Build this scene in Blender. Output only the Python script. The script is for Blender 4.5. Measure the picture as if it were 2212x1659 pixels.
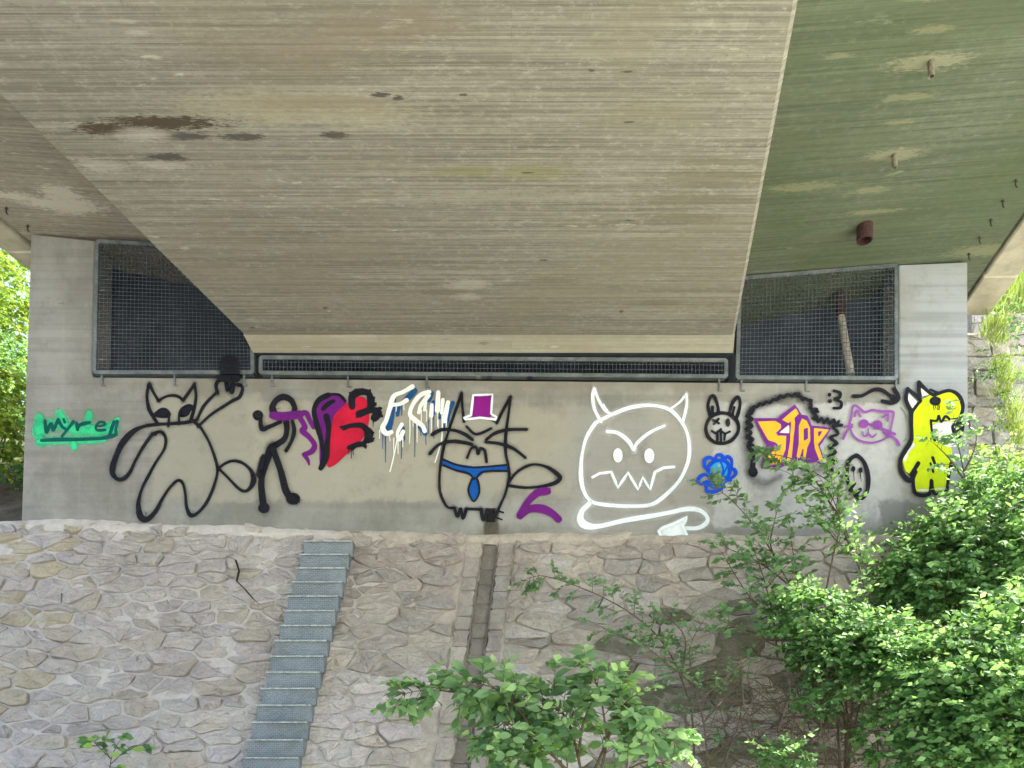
import bpy, bmesh, math, random
import numpy as np
from mathutils import Vector
from mathutils.geometry import tessellate_polygon

random.seed(7)
rng = np.random.default_rng(11)
R = math.radians
scene = bpy.context.scene
for o in list(bpy.data.objects):
    bpy.data.objects.remove(o)

# ------------------------------------------------------------------ camera, sky, sun, exposure
F, CX, HY, EYE = 1600.0, 1106.0, 1602.0, 1.65     # measured on the photograph at 2212 px width
cam_d = bpy.data.cameras.new('camera')
cam_d.sensor_width = 36.0
cam_d.lens = 36.0 * F / 2212.0
cam_d.shift_y = (HY - 829.5) / 2212.0               # level camera, rising front
cam_d.clip_start = 0.1
cam_d.clip_end = 2000.0
cam = bpy.data.objects.new('camera', cam_d)
cam.location = (0, 0, EYE)
cam.rotation_euler = (R(90), 0, 0)
scene.collection.objects.link(cam)
scene.camera = cam
scene.cycles.max_bounces = 6
scene.cycles.diffuse_bounces = 3
scene.cycles.transparent_max_bounces = 12

SUN_EL, SUN_AZ = R(48), R(66)                       # azimuth from +Y towards +X
world = bpy.data.worlds.new('World')
scene.world = world
world.use_nodes = True
wn = world.node_tree
wn.nodes.clear()
w_out = wn.nodes.new('ShaderNodeOutputWorld')
w_bg = wn.nodes.new('ShaderNodeBackground')
w_sky = wn.nodes.new('ShaderNodeTexSky')
w_sky.sky_type = 'NISHITA'
w_sky.sun_disc = False
w_sky.sun_elevation = SUN_EL
w_sky.sun_rotation = SUN_AZ
w_sky.air_density = 1.0
w_sky.dust_density = 5.0
w_sky.ozone_density = 0.6
w_bg.inputs['Strength'].default_value = 0.15
wn.links.new(w_sky.outputs[0], w_bg.inputs[0])
wn.links.new(w_bg.outputs[0], w_out.inputs[0])

sun_d = bpy.data.lights.new('sun', 'SUN')
sun_d.energy = 5.0
sun_d.angle = R(0.6)
sun_d.color = (1.0, 0.95, 0.86)
sun = bpy.data.objects.new('sun', sun_d)
scene.collection.objects.link(sun)
to_sun = Vector((math.sin(SUN_AZ) * math.cos(SUN_EL), math.cos(SUN_AZ) * math.cos(SUN_EL), math.sin(SUN_EL)))
sun.rotation_euler = (-to_sun).to_track_quat('-Z', 'Y').to_euler()
sun.location = to_sun * 60

vs = scene.view_settings
vs.view_transform = 'Standard'
vs.look = 'None'
vs.gamma = 1.0
vs.use_curve_mapping = False
vs.exposure = 2.4

# ------------------------------------------------------------------ helpers
def P(px, py, Y):
    """point that stands at depth Y on the sight line measured in the photograph"""
    return Vector(((px - CX) / F * Y, Y, EYE + (HY - py) / F * Y))

def rootpos(o):
    v = Vector((0, 0, 0))
    while o is not None:
        v += o.location
        o = o.parent
    return v

def mesh_obj(name, verts, faces, mat=None, parent=None, smooth=False, attrs=None, kind=None):
    me = bpy.data.meshes.new(name)
    if parent is not None:
        b = rootpos(parent)
        if isinstance(verts, np.ndarray):
            verts = verts - np.array(b)
        else:
            verts = [(v[0] - b.x, v[1] - b.y, v[2] - b.z) for v in verts]
    if isinstance(verts, np.ndarray):
        nv, faces = len(verts), np.asarray(faces)
        me.vertices.add(nv)
        me.vertices.foreach_set('co', verts.astype(np.float32).ravel())
        k = faces.shape[1]
        me.loops.add(faces.size)
        me.loops.foreach_set('vertex_index', faces.astype(np.int32).ravel())
        me.polygons.add(len(faces))
        me.polygons.foreach_set('loop_start', np.arange(0, faces.size, k, dtype=np.int32))
        me.update(calc_edges=True)
    else:
        me.from_pydata([tuple(v) for v in verts], [], faces)
        me.update()
    if attrs:
        for an, vals in attrs.items():
            at = me.attributes.new(an, 'FLOAT', 'POINT')
            at.data.foreach_set('value', np.asarray(vals, dtype=np.float32))
    if smooth:
        me.polygons.foreach_set('use_smooth', np.ones(len(me.polygons), dtype=bool))
    if mat is not None:
        me.materials.append(mat)
    ob = bpy.data.objects.new(name, me)
    scene.collection.objects.link(ob)
    if parent is not None:
        ob.parent = parent
    if kind:
        ob['kind'] = kind
    return ob

def tag(o, label=None, cat=None, group=None, kind=None):
    if label: o['label'] = label
    if cat: o['category'] = cat
    if group: o['group'] = group
    if kind: o['kind'] = kind
    return o

def thing(name, label, cat, loc, group=None):
    o = bpy.data.objects.new(name, None)
    o.empty_display_size = 0.2
    o.location = loc
    scene.collection.objects.link(o)
    return tag(o, label, cat, group)

class MB:
    """collects simple solids, builds them as one mesh"""
    def __init__(s): s.v, s.f = [], []
    def box(s, x0, x1, y0, y1, z0, z1):
        b = len(s.v)
        s.v += [(x0,y0,z0),(x1,y0,z0),(x1,y1,z0),(x0,y1,z0),(x0,y0,z1),(x1,y0,z1),(x1,y1,z1),(x0,y1,z1)]
        s.f += [tuple(b+i for i in q) for q in ((0,3,2,1),(4,5,6,7),(0,1,5,4),(1,2,6,5),(2,3,7,6),(3,0,4,7))]
        return s
    def loft(s, A, B):
        """two matching closed loops -> closed solid"""
        b, n = len(s.v), len(A)
        s.v += [tuple(p) for p in A] + [tuple(p) for p in B]
        for i in range(n):
            j = (i + 1) % n
            s.f.append((b+i, b+j, b+n+j, b+n+i))
        for t in tessellate_polygon([[Vector(p) for p in A]]):
            s.f.append((b+t[0], b+t[1], b+t[2]))
        for t in tessellate_polygon([[Vector(p) for p in B]]):
            s.f.append((b+n+t[2], b+n+t[1], b+n+t[0]))
        return s
    def bar(s, a, c, w, h, up=Vector((0,-1,0))):
        a, c = Vector(a), Vector(c)
        d = (c - a).normalized()
        side = d.cross(up).normalized()
        u = side.cross(d).normalized()
        q = lambda p: [p + side*w/2 + u*h/2, p - side*w/2 + u*h/2, p - side*w/2 - u*h/2, p + side*w/2 - u*h/2]
        return s.loft(q(a), q(c))
    def tube(s, pts, r0, r1, n=5, cap=True):
        pts = [Vector(p) for p in pts]
        b = len(s.v)
        m = len(pts)
        for i, p in enumerate(pts):
            d = (pts[min(i+1, m-1)] - pts[max(i-1, 0)]).normalized()
            ref = Vector((0, 0, 1)) if abs(d.z) < 0.9 else Vector((1, 0, 0))
            e1 = d.cross(ref).normalized(); e2 = d.cross(e1)
            r = r0 + (r1 - r0) * i / max(1, m - 1)
            for k in range(n):
                a = 2*math.pi*k/n
                s.v.append(tuple(p + e1*(r*math.cos(a)) + e2*(r*math.sin(a))))
        for i in range(m - 1):
            for k in range(n):
                k2 = (k + 1) % n
                s.f.append((b+i*n+k, b+i*n+k2, b+(i+1)*n+k2, b+(i+1)*n+k))
        if cap:
            s.f.append(tuple(b + k for k in range(n)))
            s.f.append(tuple(b + (m-1)*n + k for k in reversed(range(n))))
        return s
    def build(s, name, mat, parent=None, smooth=False, kind=None, fix=True):
        ob = mesh_obj(name, s.v, s.f, mat, parent, smooth, kind=kind)
        if fix:
            bm = bmesh.new(); bm.from_mesh(ob.data)
            bmesh.ops.recalc_face_normals(bm, faces=bm.faces)
            bm.to_mesh(ob.data); bm.free()
        return ob

def bevel(ob, w, seg=1):
    m = ob.modifiers.new('bevel', 'BEVEL')
    m.width = w; m.segments = seg; m.limit_method = 'ANGLE'; m.angle_limit = R(30)
    return ob

# ------------------------------------------------------------------ node helper
class NG:
    def __init__(s, name):
        s.m = bpy.data.materials.new(name)
        s.m.use_nodes = True
        s.t = s.m.node_tree
        s.t.nodes.clear()
        s.out = s.t.nodes.new('ShaderNodeOutputMaterial')
        s.bsdf = s.t.nodes.new('ShaderNodeBsdfPrincipled')
        s.t.links.new(s.bsdf.outputs[0], s.out.inputs[0])
        s._pos = None
    def n(s, kind, **kw):
        nd = s.t.nodes.new(kind)
        for k, v in kw.items(): setattr(nd, k, v)
        return nd
    def set(s, sock, v):
        if isinstance(v, bpy.types.NodeSocket): s.t.links.new(v, sock)
        else:
            if sock.type == 'RGBA' and len(v) == 3: v = (*v, 1)
            sock.default_value = v
    def pos(s):
        if s._pos is None: s._pos = s.n('ShaderNodeNewGeometry').outputs['Position']
        return s._pos
    def map(s, scale, loc=(0,0,0), vec=None):
        nd = s.n('ShaderNodeMapping')
        s.set(nd.inputs['Vector'], vec or s.pos())
        nd.inputs['Scale'].default_value = scale
        nd.inputs['Location'].default_value = loc
        return nd.outputs[0]
    def noise(s, scale=(1,1,1), detail=4, rough=0.6, loc=(0,0,0), vec=None, dist=0.0):
        nd = s.n('ShaderNodeTexNoise')
        s.set(nd.inputs['Vector'], s.map(scale, loc, vec))
        nd.inputs['Scale'].default_value = 1.0
        nd.inputs['Detail'].default_value = detail
        nd.inputs['Roughness'].default_value = rough
        nd.inputs['Distortion'].default_value = dist
        return nd.outputs[0]
    def ramp(s, v, a, b, lo=0.0, hi=1.0):
        nd = s.n('ShaderNodeMapRange', interpolation_type='SMOOTHSTEP')
        s.set(nd.inputs[0], v)
        nd.inputs[1].default_value = a; nd.inputs[2].default_value = b
        nd.inputs[3].default_value = lo; nd.inputs[4].default_value = hi
        return nd.outputs[0]
    def math(s, op, a, b=0.0, c=None):
        nd = s.n('ShaderNodeMath', operation=op)
        s.set(nd.inputs[0], a); s.set(nd.inputs[1], b)
        if c is not None: s.set(nd.inputs[2], c)
        return nd.outputs[0]
    def mix(s, fac, a, b, blend='MIX'):
        nd = s.n('ShaderNodeMix', data_type='RGBA', blend_type=blend)
        s.set(nd.inputs[0], fac); s.set(nd.inputs[6], a); s.set(nd.inputs[7], b)
        return nd.outputs[2]
    def attr(s, name):
        return s.n('ShaderNodeAttribute', attribute_name=name).outputs['Fac']
    def orand(s):
        return s.n('ShaderNodeObjectInfo').outputs['Random']
    def bump(s, h, strength=0.3, dist=0.02):
        nd = s.n('ShaderNodeBump')
        nd.inputs['Strength'].default_value = strength
        nd.inputs['Distance'].default_value = dist
        s.set(nd.inputs['Height'], h)
        s.t.links.new(nd.outputs[0], s.bsdf.inputs['Normal'])
    def sep(s):
        nd = s.n('ShaderNodeSeparateXYZ'); s.set(nd.inputs[0], s.pos()); return nd.outputs
    def blob(s, c, r, axes, wob, soft=0.25):
        """0..1 mask of an ellipse with a ragged edge; c, r in world metres along two axes"""
        o = s.sep_cache()
        a = s.math('MULTIPLY', s.math('SUBTRACT', o[axes[0]], c[0]), 1.0/r[0])
        b = s.math('MULTIPLY', s.math('SUBTRACT', o[axes[1]], c[1]), 1.0/r[1])
        d = s.math('SQRT', s.math('ADD', s.math('MULTIPLY', a, a), s.math('MULTIPLY', b, b)))
        d = s.math('ADD', d, wob)
        return s.ramp(d, 1.0 + soft, 1.0 - soft)
    def rect(s, x0, x1, z0, z1, wob, soft=0.03, axes=(0, 2)):
        o = s.sep_cache()
        a = s.math('ABSOLUTE', s.math('SUBTRACT', o[axes[0]], (x0+x1)/2))
        a = s.math('SUBTRACT', a, (x1-x0)/2)
        b = s.math('ABSOLUTE', s.math('SUBTRACT', o[axes[1]], (z0+z1)/2))
        b = s.math('SUBTRACT', b, (z1-z0)/2)
        d = s.math('ADD', s.math('MAXIMUM', a, b), wob)
        return s.ramp(d, soft, -soft)
    def sep_cache(s):
        if not hasattr(s, '_sep'): s._sep = s.sep()
        return s._sep
    def done(s, col, rough=0.85, spec=0.3, metal=0.0):
        s.set(s.bsdf.inputs['Base Color'], col)
        s.set(s.bsdf.inputs['Roughness'], rough)
        s.bsdf.inputs['Specular IOR Level'].default_value = spec
        s.set(s.bsdf.inputs['Metallic'], metal)
        return s.m

def plain(name, col, rough=0.8, var=0.15, scale=6.0, metal=0.0, spec=0.3, bump=0.0):
    g = NG(name)
    n = g.noise((scale,)*3, 5)
    dark = tuple(c*(1-var) for c in col); light = tuple(min(1, c*(1+var)) for c in col)
    c = g.mix(g.ramp(n, 0.3, 0.7), dark, light)
    if bump: g.bump(g.noise((scale*6,)*3, 4), bump, 0.01)
    return g.done(c, rough, spec, metal)
# ------------------------------------------------------------------ bridge geometry constants
D = 0.1963            # the deck runs at a skew: X grows by D for each metre of Y
YW = 9.75             # front plane of the abutment wall
ZS = 6.85             # girder soffit
GL, GR = -5.29, 0.99  # girder edges (X at Y = 0)
CL, CR = -8.43, 4.42  # cantilever slab edges
BL, BR = -8.92, 4.93  # outer faces of the edge beams
ZRR, ZRE = 7.77, 8.03 # right cantilever soffit: root, edge
ZLR, ZLE = 8.20, 8.37 # left cantilever soffit: root, edge
YA, YB = -22.0, 11.6  # deck extent

def on_soffit(px, py, z):
    Y = F * (z - EYE) / (HY - py)
    return (px - CX) / F * Y, Y

def soffit_blobs(g, spec, z, wob):
    m = None
    for (px, py, rx, ry) in spec:
        X, Y = on_soffit(px, py, z)
        k = g.blob((X, Y), (1.25 * rx / F * Y, 1.25 * max(0.008, Y * ry / (HY - py))), (0, 1), wob, 0.35)
        m = k if m is None else g.math('MAXIMUM', m, k)
    return m

def board_concrete(name, c_dark, c_mid, c_light, z, layers, green=0.0, green_col=(0.16,0.19,0.10)):
    g = NG(name)
    fine = g.noise((0.5, 40.0, 3.0), 4, 0.65)
    line = g.noise((0.10, 62.0, 0.0), 2, 0.5, loc=(3, 1, 0))
    grain = g.noise((11.0, 20.0, 10.0), 6, 0.78, loc=(4, 7, 1))
    board = g.noise((0.05, 8.0, 0.0), 0, 0.5, loc=(7, 0, 0))
    big = g.noise((0.6, 1.0, 0.5), 6, 0.65, loc=(9, 4, 2))
    c = g.mix(g.ramp(fine, 0.28, 0.70), c_dark, c_mid)
    cover = g.noise((0.9, 1.6, 1.0), 5, 0.65, loc=(13, 2, 6))
    c = g.mix(g.math('MULTIPLY', g.ramp(line, 0.52, 0.68), g.ramp(cover, 0.3, 0.7, 0.05, 0.36)), c, c_light)
    c = g.mix(g.math('MULTIPLY', g.ramp(line, 0.44, 0.30), g.ramp(cover, 0.7, 0.3, 0.05, 0.35)), c, tuple(x*0.8 for x in c_dark))
    br = g.n('ShaderNodeTexBrick')
    g.set(br.inputs['Vector'], g.map((1.0, 1.0, 0.0), vec=g.mix(0.012, g.pos(), g.noise((1.5,)*3, 3))))
    br.inputs['Scale'].default_value = 1.0; br.inputs['Brick Width'].default_value = 3.4; br.inputs['Row Height'].default_value = 0.085
    br.inputs['Mortar Size'].default_value = 0.0025; br.inputs['Mortar Smooth'].default_value = 0.6; br.inputs['Bias'].default_value = 0.0
    g.set(br.inputs['Color1'], (0.78,0.78,0.78)); g.set(br.inputs['Color2'], (1.12,1.12,1.12)); g.set(br.inputs['Mortar'], (0.62,0.60,0.56))
    c = g.mix(0.55, c, g.mix(1.0, c, br.outputs['Color'], 'MULTIPLY'))
    c = g.mix(g.math('MULTIPLY', g.ramp(grain, 0.50, 0.72), 0.55), c, c_light)
    c = g.mix(g.math('MULTIPLY', g.ramp(grain, 0.48, 0.32), 0.6), c, c_dark)
    c = g.mix(g.math('MULTIPLY', g.ramp(board, 0.35, 0.65), 0.16), c, tuple(x*0.72 for x in c_mid))
    c = g.mix(g.math('MULTIPLY', g.ramp(big, 0.44, 0.66), 0.5), c, tuple(a*b for a, b in zip(c_mid, (0.74, 0.70, 0.60))))
    # short dark form-board marks and pale scuffs
    dash = g.noise((2.2, 26.0, 1.0), 3, 0.5, loc=(2, 8, 0))
    patchy = g.noise((0.7, 0.9, 1.0), 2, 0.5, loc=(21, 3, 0))
    c = g.mix(g.math('MULTIPLY', g.math('MULTIPLY', g.ramp(dash, 0.67, 0.74), g.ramp(patchy, 0.48, 0.62)), 0.75), c, tuple(x*0.42 for x in c_mid))
    scuff = g.noise((3.0, 12.0, 1.0), 5, 0.7, loc=(12, 18, 0))
    c = g.mix(g.math('MULTIPLY', g.math('MULTIPLY', g.ramp(scuff, 0.60, 0.70), g.ramp(patchy, 0.5, 0.38)), 0.6), c, tuple(min(1, x*1.25) for x in c_light))
    if green:
        gn = g.noise((0.6, 0.5, 1.0), 4, 0.6, loc=(5, 5, 5))
        c = g.mix(g.math('MULTIPLY', g.ramp(gn, 0.25, 0.7), green), c, green_col)
    wob = g.math('ADD', g.math('MULTIPLY', g.math('SUBTRACT', g.noise((7.0, 26.0, 1.0), 4, 0.7, loc=(1, 1, 0)), 0.5), 2.2), g.math('MULTIPLY', g.math('SUBTRACT', g.noise((16.0, 85.0, 1.0), 5, 0.7, loc=(4, 9, 0)), 0.5), 3.2))
    for (spec, col, amt) in layers:
        m = soffit_blobs(g, spec, z, wob)
        c = g.mix(g.math('MULTIPLY', m, amt), c, col)
    h = g.math('ADD', g.math('MULTIPLY', fine, 0.6), g.math('MULTIPLY', board, 0.8))
    g.bump(h, 0.22, 0.02)
    return g.done(c, 0.88, 0.25)

M = {}
M['soffit'] = board_concrete('soffit_concrete', (0.150,0.140,0.118), (0.32,0.305,0.262), (0.48,0.463,0.41), ZS, [
    ([(640,232,190,26), (760,245,120,22)], (0.47,0.42,0.30), 0.35),
    ([(680,222,120,12), (640,110,170,45), (840,60,130,30)], (0.20,0.165,0.12), 0.45),
    ([(352,266,100,12), (225,277,44,11)], (0.075,0.058,0.042), 1.0),
    ([(408,295,34,6), (528,295,36,6), (362,341,34,7), (722,292,22,5), (822,205,14,4), (860,212,9,4), (712,291,12,4)], (0.09,0.083,0.076), 1.0),
    ([(1155,372,60,12), (1010,370,60,9)], (0.22,0.21,0.09), 0.55),
    ([(1530,385,90,16), (1500,432,90,10), (1560,350,70,6), (1480,470,70,8), (1200,605,45,5), (960,632,60,4), (1420,655,40,4)], (0.17,0.15,0.105), 0.6),
    ([(1012,615,36,8), (1010,641,22,6), (215,357,36,12), (303,292,42,12), (350,357,40,8), (270,45,20,4), (300,70,18,5)], (0.50,0.475,0.42), 0.42),
    ([(1277,152,6,1.0), (1357,155,11,1.2), (1357,264,8,0.8), (1342,673,3,2.5), (702,665,4,1.5), (1358,476,8,1), (1140,373,10,1.4), (1175,562,7,1), (545,708,5,1), (1000,205,7,0.9)], (0.07,0.063,0.056), 0.85),
])
M['end_strip'] = board_concrete('smooth_end_concrete', (0.27,0.255,0.205), (0.35,0.33,0.272), (0.41,0.39,0.325), ZS, [
    ([(1045,733,9,1.5)], (0.12,0.10,0.08), 0.5)])
M['slab_right'] = board_concrete('algae_bounce_concrete', (0.082,0.100,0.072), (0.155,0.18,0.132), (0.255,0.275,0.205), 7.9, [
    ([(2015,58,34,7), (1810,102,22,5), (1960,205,46,6), (1945,260,26,4), (1735,388,58,7), (1880,407,30,5), (1890,455,40,4), (2130,560,60,9)], (0.29,0.285,0.175), 0.45),
    ([(2005,130,66,14), (1930,332,46,10)], (0.30,0.295,0.205), 0.62),
    ([(1862,349,38,9), (1800,505,60,6)], (0.12,0.125,0.085), 0.6),
], green=0.55, green_col=(0.070,0.100,0.050))  # green holds algae plus painted-in bounce light from the foliage
M['slab_left'] = board_concrete('slab_concrete', (0.20,0.183,0.148), (0.36,0.33,0.275), (0.50,0.465,0.39), 8.25, [
    ([(135,428,32,14), (150,455,55,14), (105,452,45,10), (30,440,30,8)], (0.56,0.53,0.44), 0.8)])
M['beam'] = plain('edge_beam_concrete', (0.42,0.39,0.31), 0.85, 0.2, 3.0, bump=0.15)
M['shaded_concrete'] = plain('chamber_shade_concrete', (0.048,0.058,0.080), 0.95, 0.3, 1.5)  # dark navy puts the chamber's shade into the concrete colour
M['asphalt'] = plain('asphalt', (0.05,0.05,0.05), 0.9, 0.2, 20)

# ------------------------------------------------------------------ bridge deck
deck = thing('bridge_deck', 'wide concrete box girder bridge deck overhead with board-marked underside', 'bridge', (0.2, 0, ZS))
def sk(prof, y0, y1):
    A = [(x + D*y0, y0, z) for x, z in prof]
    B = [(x + D*y1, y1, z) for x, z in prof]
    return A, B
Y1 = 9.47
girder = MB().loft(*sk([(GL+.02, ZS), (GR-.035, ZS), (GR, ZS+.03), (GR, ZRR+.25), (GL, ZLR+.25), (GL, ZS+.02)], YA, Y1)).build('girder', M['soffit'], deck)
# thickened end over the bearings, its front a sloping face
e = MB()
zb = 6.737
prof0 = [(GL, ZS+.001), (GR, ZS+.001), (GR, ZRR+.24), (GL, ZLR+.24)]
prof1 = [(GL, zb), (GR, zb), (GR, ZRR+.24), (GL, ZLR+.24)]
A = [(x + D*Y1, Y1, z) for x, z in prof0]; B = [(x + D*9.69, 9.69, z) for x, z in prof1]
e.loft(A, B)
e.build('end_block', M['end_strip'], deck)
MB().loft(*sk(prof1, 9.6901, YB)).build('bearing_end', M['shaded_concrete'], deck)  # girder behind the wall takes the dark colour to look unlit
MB().loft(*sk([(GR+.0005, ZRR), (CR, ZRE), (CR, ZRE+.32), (GR+.0005, ZRR+.55)], YA, YB)).build('cantilever_slab', M['slab_right'], deck)
MB().loft(*sk([(GL-.0005, ZLR), (GL-.0005, ZLR+.55), (CL, ZLE+.30), (CL, ZLE)], YA, YB)).build('cantilever_slab', M['slab_left'], deck)
MB().loft(*sk([(CL, ZLE+.305), (GL, ZLR+.56), (GR, ZRR+.56), (CR, ZRE+.33), (CR, 8.8), (CL, 9.0)], YA, YB)).build('road_slab', M['asphalt'], deck)
JY = 10.10
for (a, b, z0, z1) in ((CR+.035, BR, ZRE-.035, 8.95), (BL, CL-.035, ZLE-.035, 9.15)):
    ys = [YA, -14, -8, -2, 4, JY, 11.05]
    for y0, y1 in zip(ys[:-1], ys[1:]):
        o = MB().loft(*sk([(a, z0), (b, z0), (b, z1), (a, z1)], y0+.012, y1-.012)).build('edge_beam', M['beam'], deck)
        bevel(o, 0.02)
M['joint'] = plain('joint_sealant', (0.05,0.05,0.045), 0.9, 0.2, 8)
for (a, b, z) in ((CR-.005, CR+.04, ZRE+.05), (CL-.04, CL+.005, ZLE+.05)):
    MB().loft(*sk([(a, z), (b, z), (b, z+.2), (a, z+.2)], YA+.1, 11.0)).build('joint_strip', M['joint'], deck)
# small hooks along both slab edges
M['hook'] = plain('rusty_hook', (0.06,0.05,0.04), 0.8, 0.3, 20, metal=0.3)
hook_me = None
def hook(x0, y, zs):
    global hook_me
    loc = Vector((x0 + D*y, y, zs)) - rootpos(deck)
    if hook_me is None:
        b = MB()
        b.tube([(0,0,.01), (0,0,-.075)], .009, .009, 6).tube([(-.022,0,-.02), (.022,0,-.02)], .007, .007, 5).tube([(0,0,-.075),(.02,0,-.09)], .008, .008, 5)
        o = b.build('hook', M['hook'], None); hook_me = o.data
    else:
        o = bpy.data.objects.new('hook', hook_me); scene.collection.objects.link(o)
    o.parent = deck; o.location = loc
for k in range(9):
    y = 9.63 - .315*k
    hook(4.05, y, ZRR + (4.05-GR)/(CR-GR)*(ZRE-ZRR))
    hook(-8.17, y - .02, ZLR + (8.17+GL)/(-CL+GL)*(ZLE-ZLR))
# drain stubs in the right slab
M['pvc_grey'] = plain('weathered_pipe', (0.20,0.18,0.14), 0.6, 0.25, 30)
M['pvc_dark'] = plain('brown_pipe', (0.055,0.03,0.03), 0.5, 0.2, 20)
def stub(x0, y, L, r, mat):
    zt = ZRR + (x0-GR)/(CR-GR)*(ZRE-ZRR)
    b = MB(); n = 18
    for k in range(n):
        a0, a1 = 2*math.pi*k/n, 2*math.pi*(k+1)/n
        q = lambda a, rr, z: (x0 + D*y + rr*math.cos(a), y + rr*math.sin(a), z)
        i = len(b.v)
        b.v += [q(a0,r,zt+.01), q(a1,r,zt+.01), q(a1,r,zt-L), q(a0,r,zt-L), q(a0,r*.8,zt-L), q(a1,r*.8,zt-L), q(a1,r*.8,zt-.002), q(a0,r*.8,zt-.002)]
        b.f += [(i,i+1,i+2,i+3), (i+3,i+2,i+5,i+4), (i+4,i+5,i+6,i+7)]
    o = b.build('drain_stub', mat, deck, fix=False)
    return o
stub(2.51, 6.79, .14, .03, M['pvc_grey']); stub(2.52, 7.87, .14, .028, M['pvc_grey'])
tag(stub(2.505, 8.95, .185, .092, M['pvc_dark']), 'short thick dark brown drain pipe under the slab')

# ------------------------------------------------------------------ abutment wall with its chamber
def W(px, py, dy=0.0):
    p = P(px, py, YW); p.y += dy; return p

g = NG('abutment_concrete')
o3 = g.sep_cache()
wx = lambda px: (px - CX)/F*YW
wz = lambda py: EYE + (HY - py)/F*YW
wob = g.math('MULTIPLY', g.math('SUBTRACT', g.noise((5,5,5), 6, 0.7), 0.5), 0.30)
wobs = g.math('MULTIPLY', g.math('SUBTRACT', g.noise((1.3,1,1.3), 5, 0.6, loc=(4,0,2)), 0.5), 0.9)
n1 = g.noise((1.4,1,1.2), 7, 0.68)
n2 = g.noise((9,9,9), 6, 0.7, loc=(3,0,1))
nb = g.noise((0.25,1,11.0), 3, 0.55, loc=(0,0,5))     # horizontal form boards
nv = g.noise((7.0,1,0.5), 4, 0.6, loc=(6,0,0))        # run-down streaks
c = g.mix(g.ramp(n1, 0.3, 0.7), (0.27,0.262,0.245), (0.40,0.39,0.365))
c = g.mix(g.math('MULTIPLY', g.ramp(nb, 0.42, 0.66), 0.40), c, (0.215,0.205,0.185))
c = g.mix(g.math('MULTIPLY', g.ramp(nv, 0.50, 0.75), 0.28), c, (0.45,0.44,0.42))
R_ = lambda x0, x1, y0, y1, w=wob, soft=0.04: g.rect(wx(x0), wx(x1), wz(y1), wz(y0), w, soft)
# skylight's blue painted into the bare concrete of the right pier
c = g.mix(g.math('MULTIPLY', R_(1935,2110,560,1060,wobs,0.2), 0.75), c, g.mix(g.ramp(nb,0.35,0.65), (0.29,0.32,0.35), (0.45,0.49,0.53)))
# buff overpaint in patches
c = g.mix(g.math('MULTIPLY', R_(330,560,852,1085), 0.85), c, (0.42,0.40,0.335))
c = g.mix(g.math('MULTIPLY', R_(545,960,868,1082,wob), 0.9), c, (0.455,0.43,0.355))
c = g.mix(g.math('MULTIPLY', R_(930,1250,885,1078,wobs,0.1), 0.8), c, (0.43,0.405,0.335))
c = g.mix(g.math('MULTIPLY', R_(1225,1560,880,1150,wobs,0.12), 0.85), c, (0.385,0.375,0.355))
c = g.mix(g.math('MULTIPLY', R_(1405,1640,868,1110,wob), 0.8), c, (0.42,0.40,0.365))
c = g.mix(g.math('MULTIPLY', R_(1540,1950,872,1140,wob), 0.92), c, g.mix(g.ramp(n2,0.3,0.7), (0.50,0.50,0.51), (0.63,0.63,0.64)))
c = g.mix(g.math('MULTIPLY', R_(1930,2060,880,1075,wobs,0.1), 0.8), c, (0.50,0.50,0.49))
c = g.mix(g.math('MULTIPLY', R_(1900,2100,1085,1160,wob), 0.8), c, (0.24,0.235,0.235))
# damp, greenish foot of the wall and pale lime bloom by the outlet
foot = R_(350,1235,1083,1190,wobs,0.10)
c = g.mix(g.math('MULTIPLY', foot, 0.75), c, g.mix(g.ramp(n1,0.35,0.65), (0.235,0.24,0.215), (0.345,0.345,0.32)))
c = g.mix(g.math('MULTIPLY', R_(1010,1260,1095,1140,wobs,0.12), 0.6), c, (0.47,0.47,0.455))
c = g.mix(g.math('MULTIPLY', R_(1500,1960,1135,1180,wobs,0.1), 0.6), c, (0.30,0.29,0.295))
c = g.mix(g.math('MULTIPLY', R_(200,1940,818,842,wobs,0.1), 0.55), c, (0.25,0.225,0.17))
# green black run below the outlet, rust freckles, little voids
st = R_(1046,1077,1100,1180,g.math('MULTIPLY',wob,0.35),0.03)
c = g.mix(g.math('MULTIPLY', st, 0.93), c, (0.045,0.05,0.03))
st2 = R_(1032,1092,1140,1180,g.math('MULTIPLY',wob,0.5),0.08)
c = g.mix(g.math('MULTIPLY', st2, 0.45), c, (0.16,0.12,0.08))
void = g.n('ShaderNodeTexVoronoi'); g.set(void.inputs['Vector'], g.map((7.0,7.0,7.0)))
c = g.mix(g.math('MULTIPLY', g.ramp(void.outputs['Distance'], 0.085, 0.05), g.ramp(n1, 0.55, 0.62)), c, (0.08,0.075,0.07))
c = g.mix(g.math('MULTIPLY', g.ramp(n2, 0.55, 0.75), 0.22), c, (0.22,0.20,0.165))
c = g.mix(g.math('MULTIPLY', g.ramp(n2, 0.45, 0.25), 0.16), c, (0.55,0.54,0.51))
g.bump(g.math('ADD', g.math('MULTIPLY', n2, 0.5), g.math('MULTIPLY', nb, 0.9)), 0.25, 0.015)
n5 = g.noise((2.6,1,2.2), 7, 0.72, loc=(31,0,7))
c = g.mix(g.math('MULTIPLY', g.ramp(n5, 0.52, 0.68), 0.35), c, (0.20,0.19,0.165))
c = g.mix(g.math('MULTIPLY', g.ramp(n5, 0.45, 0.32), 0.22), c, (0.52,0.50,0.46))
c = g.mix(1.0, c, (0.72,0.735,0.74), 'MULTIPLY')
M['wall'] = g.done(c, 0.88, 0.25)

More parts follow.
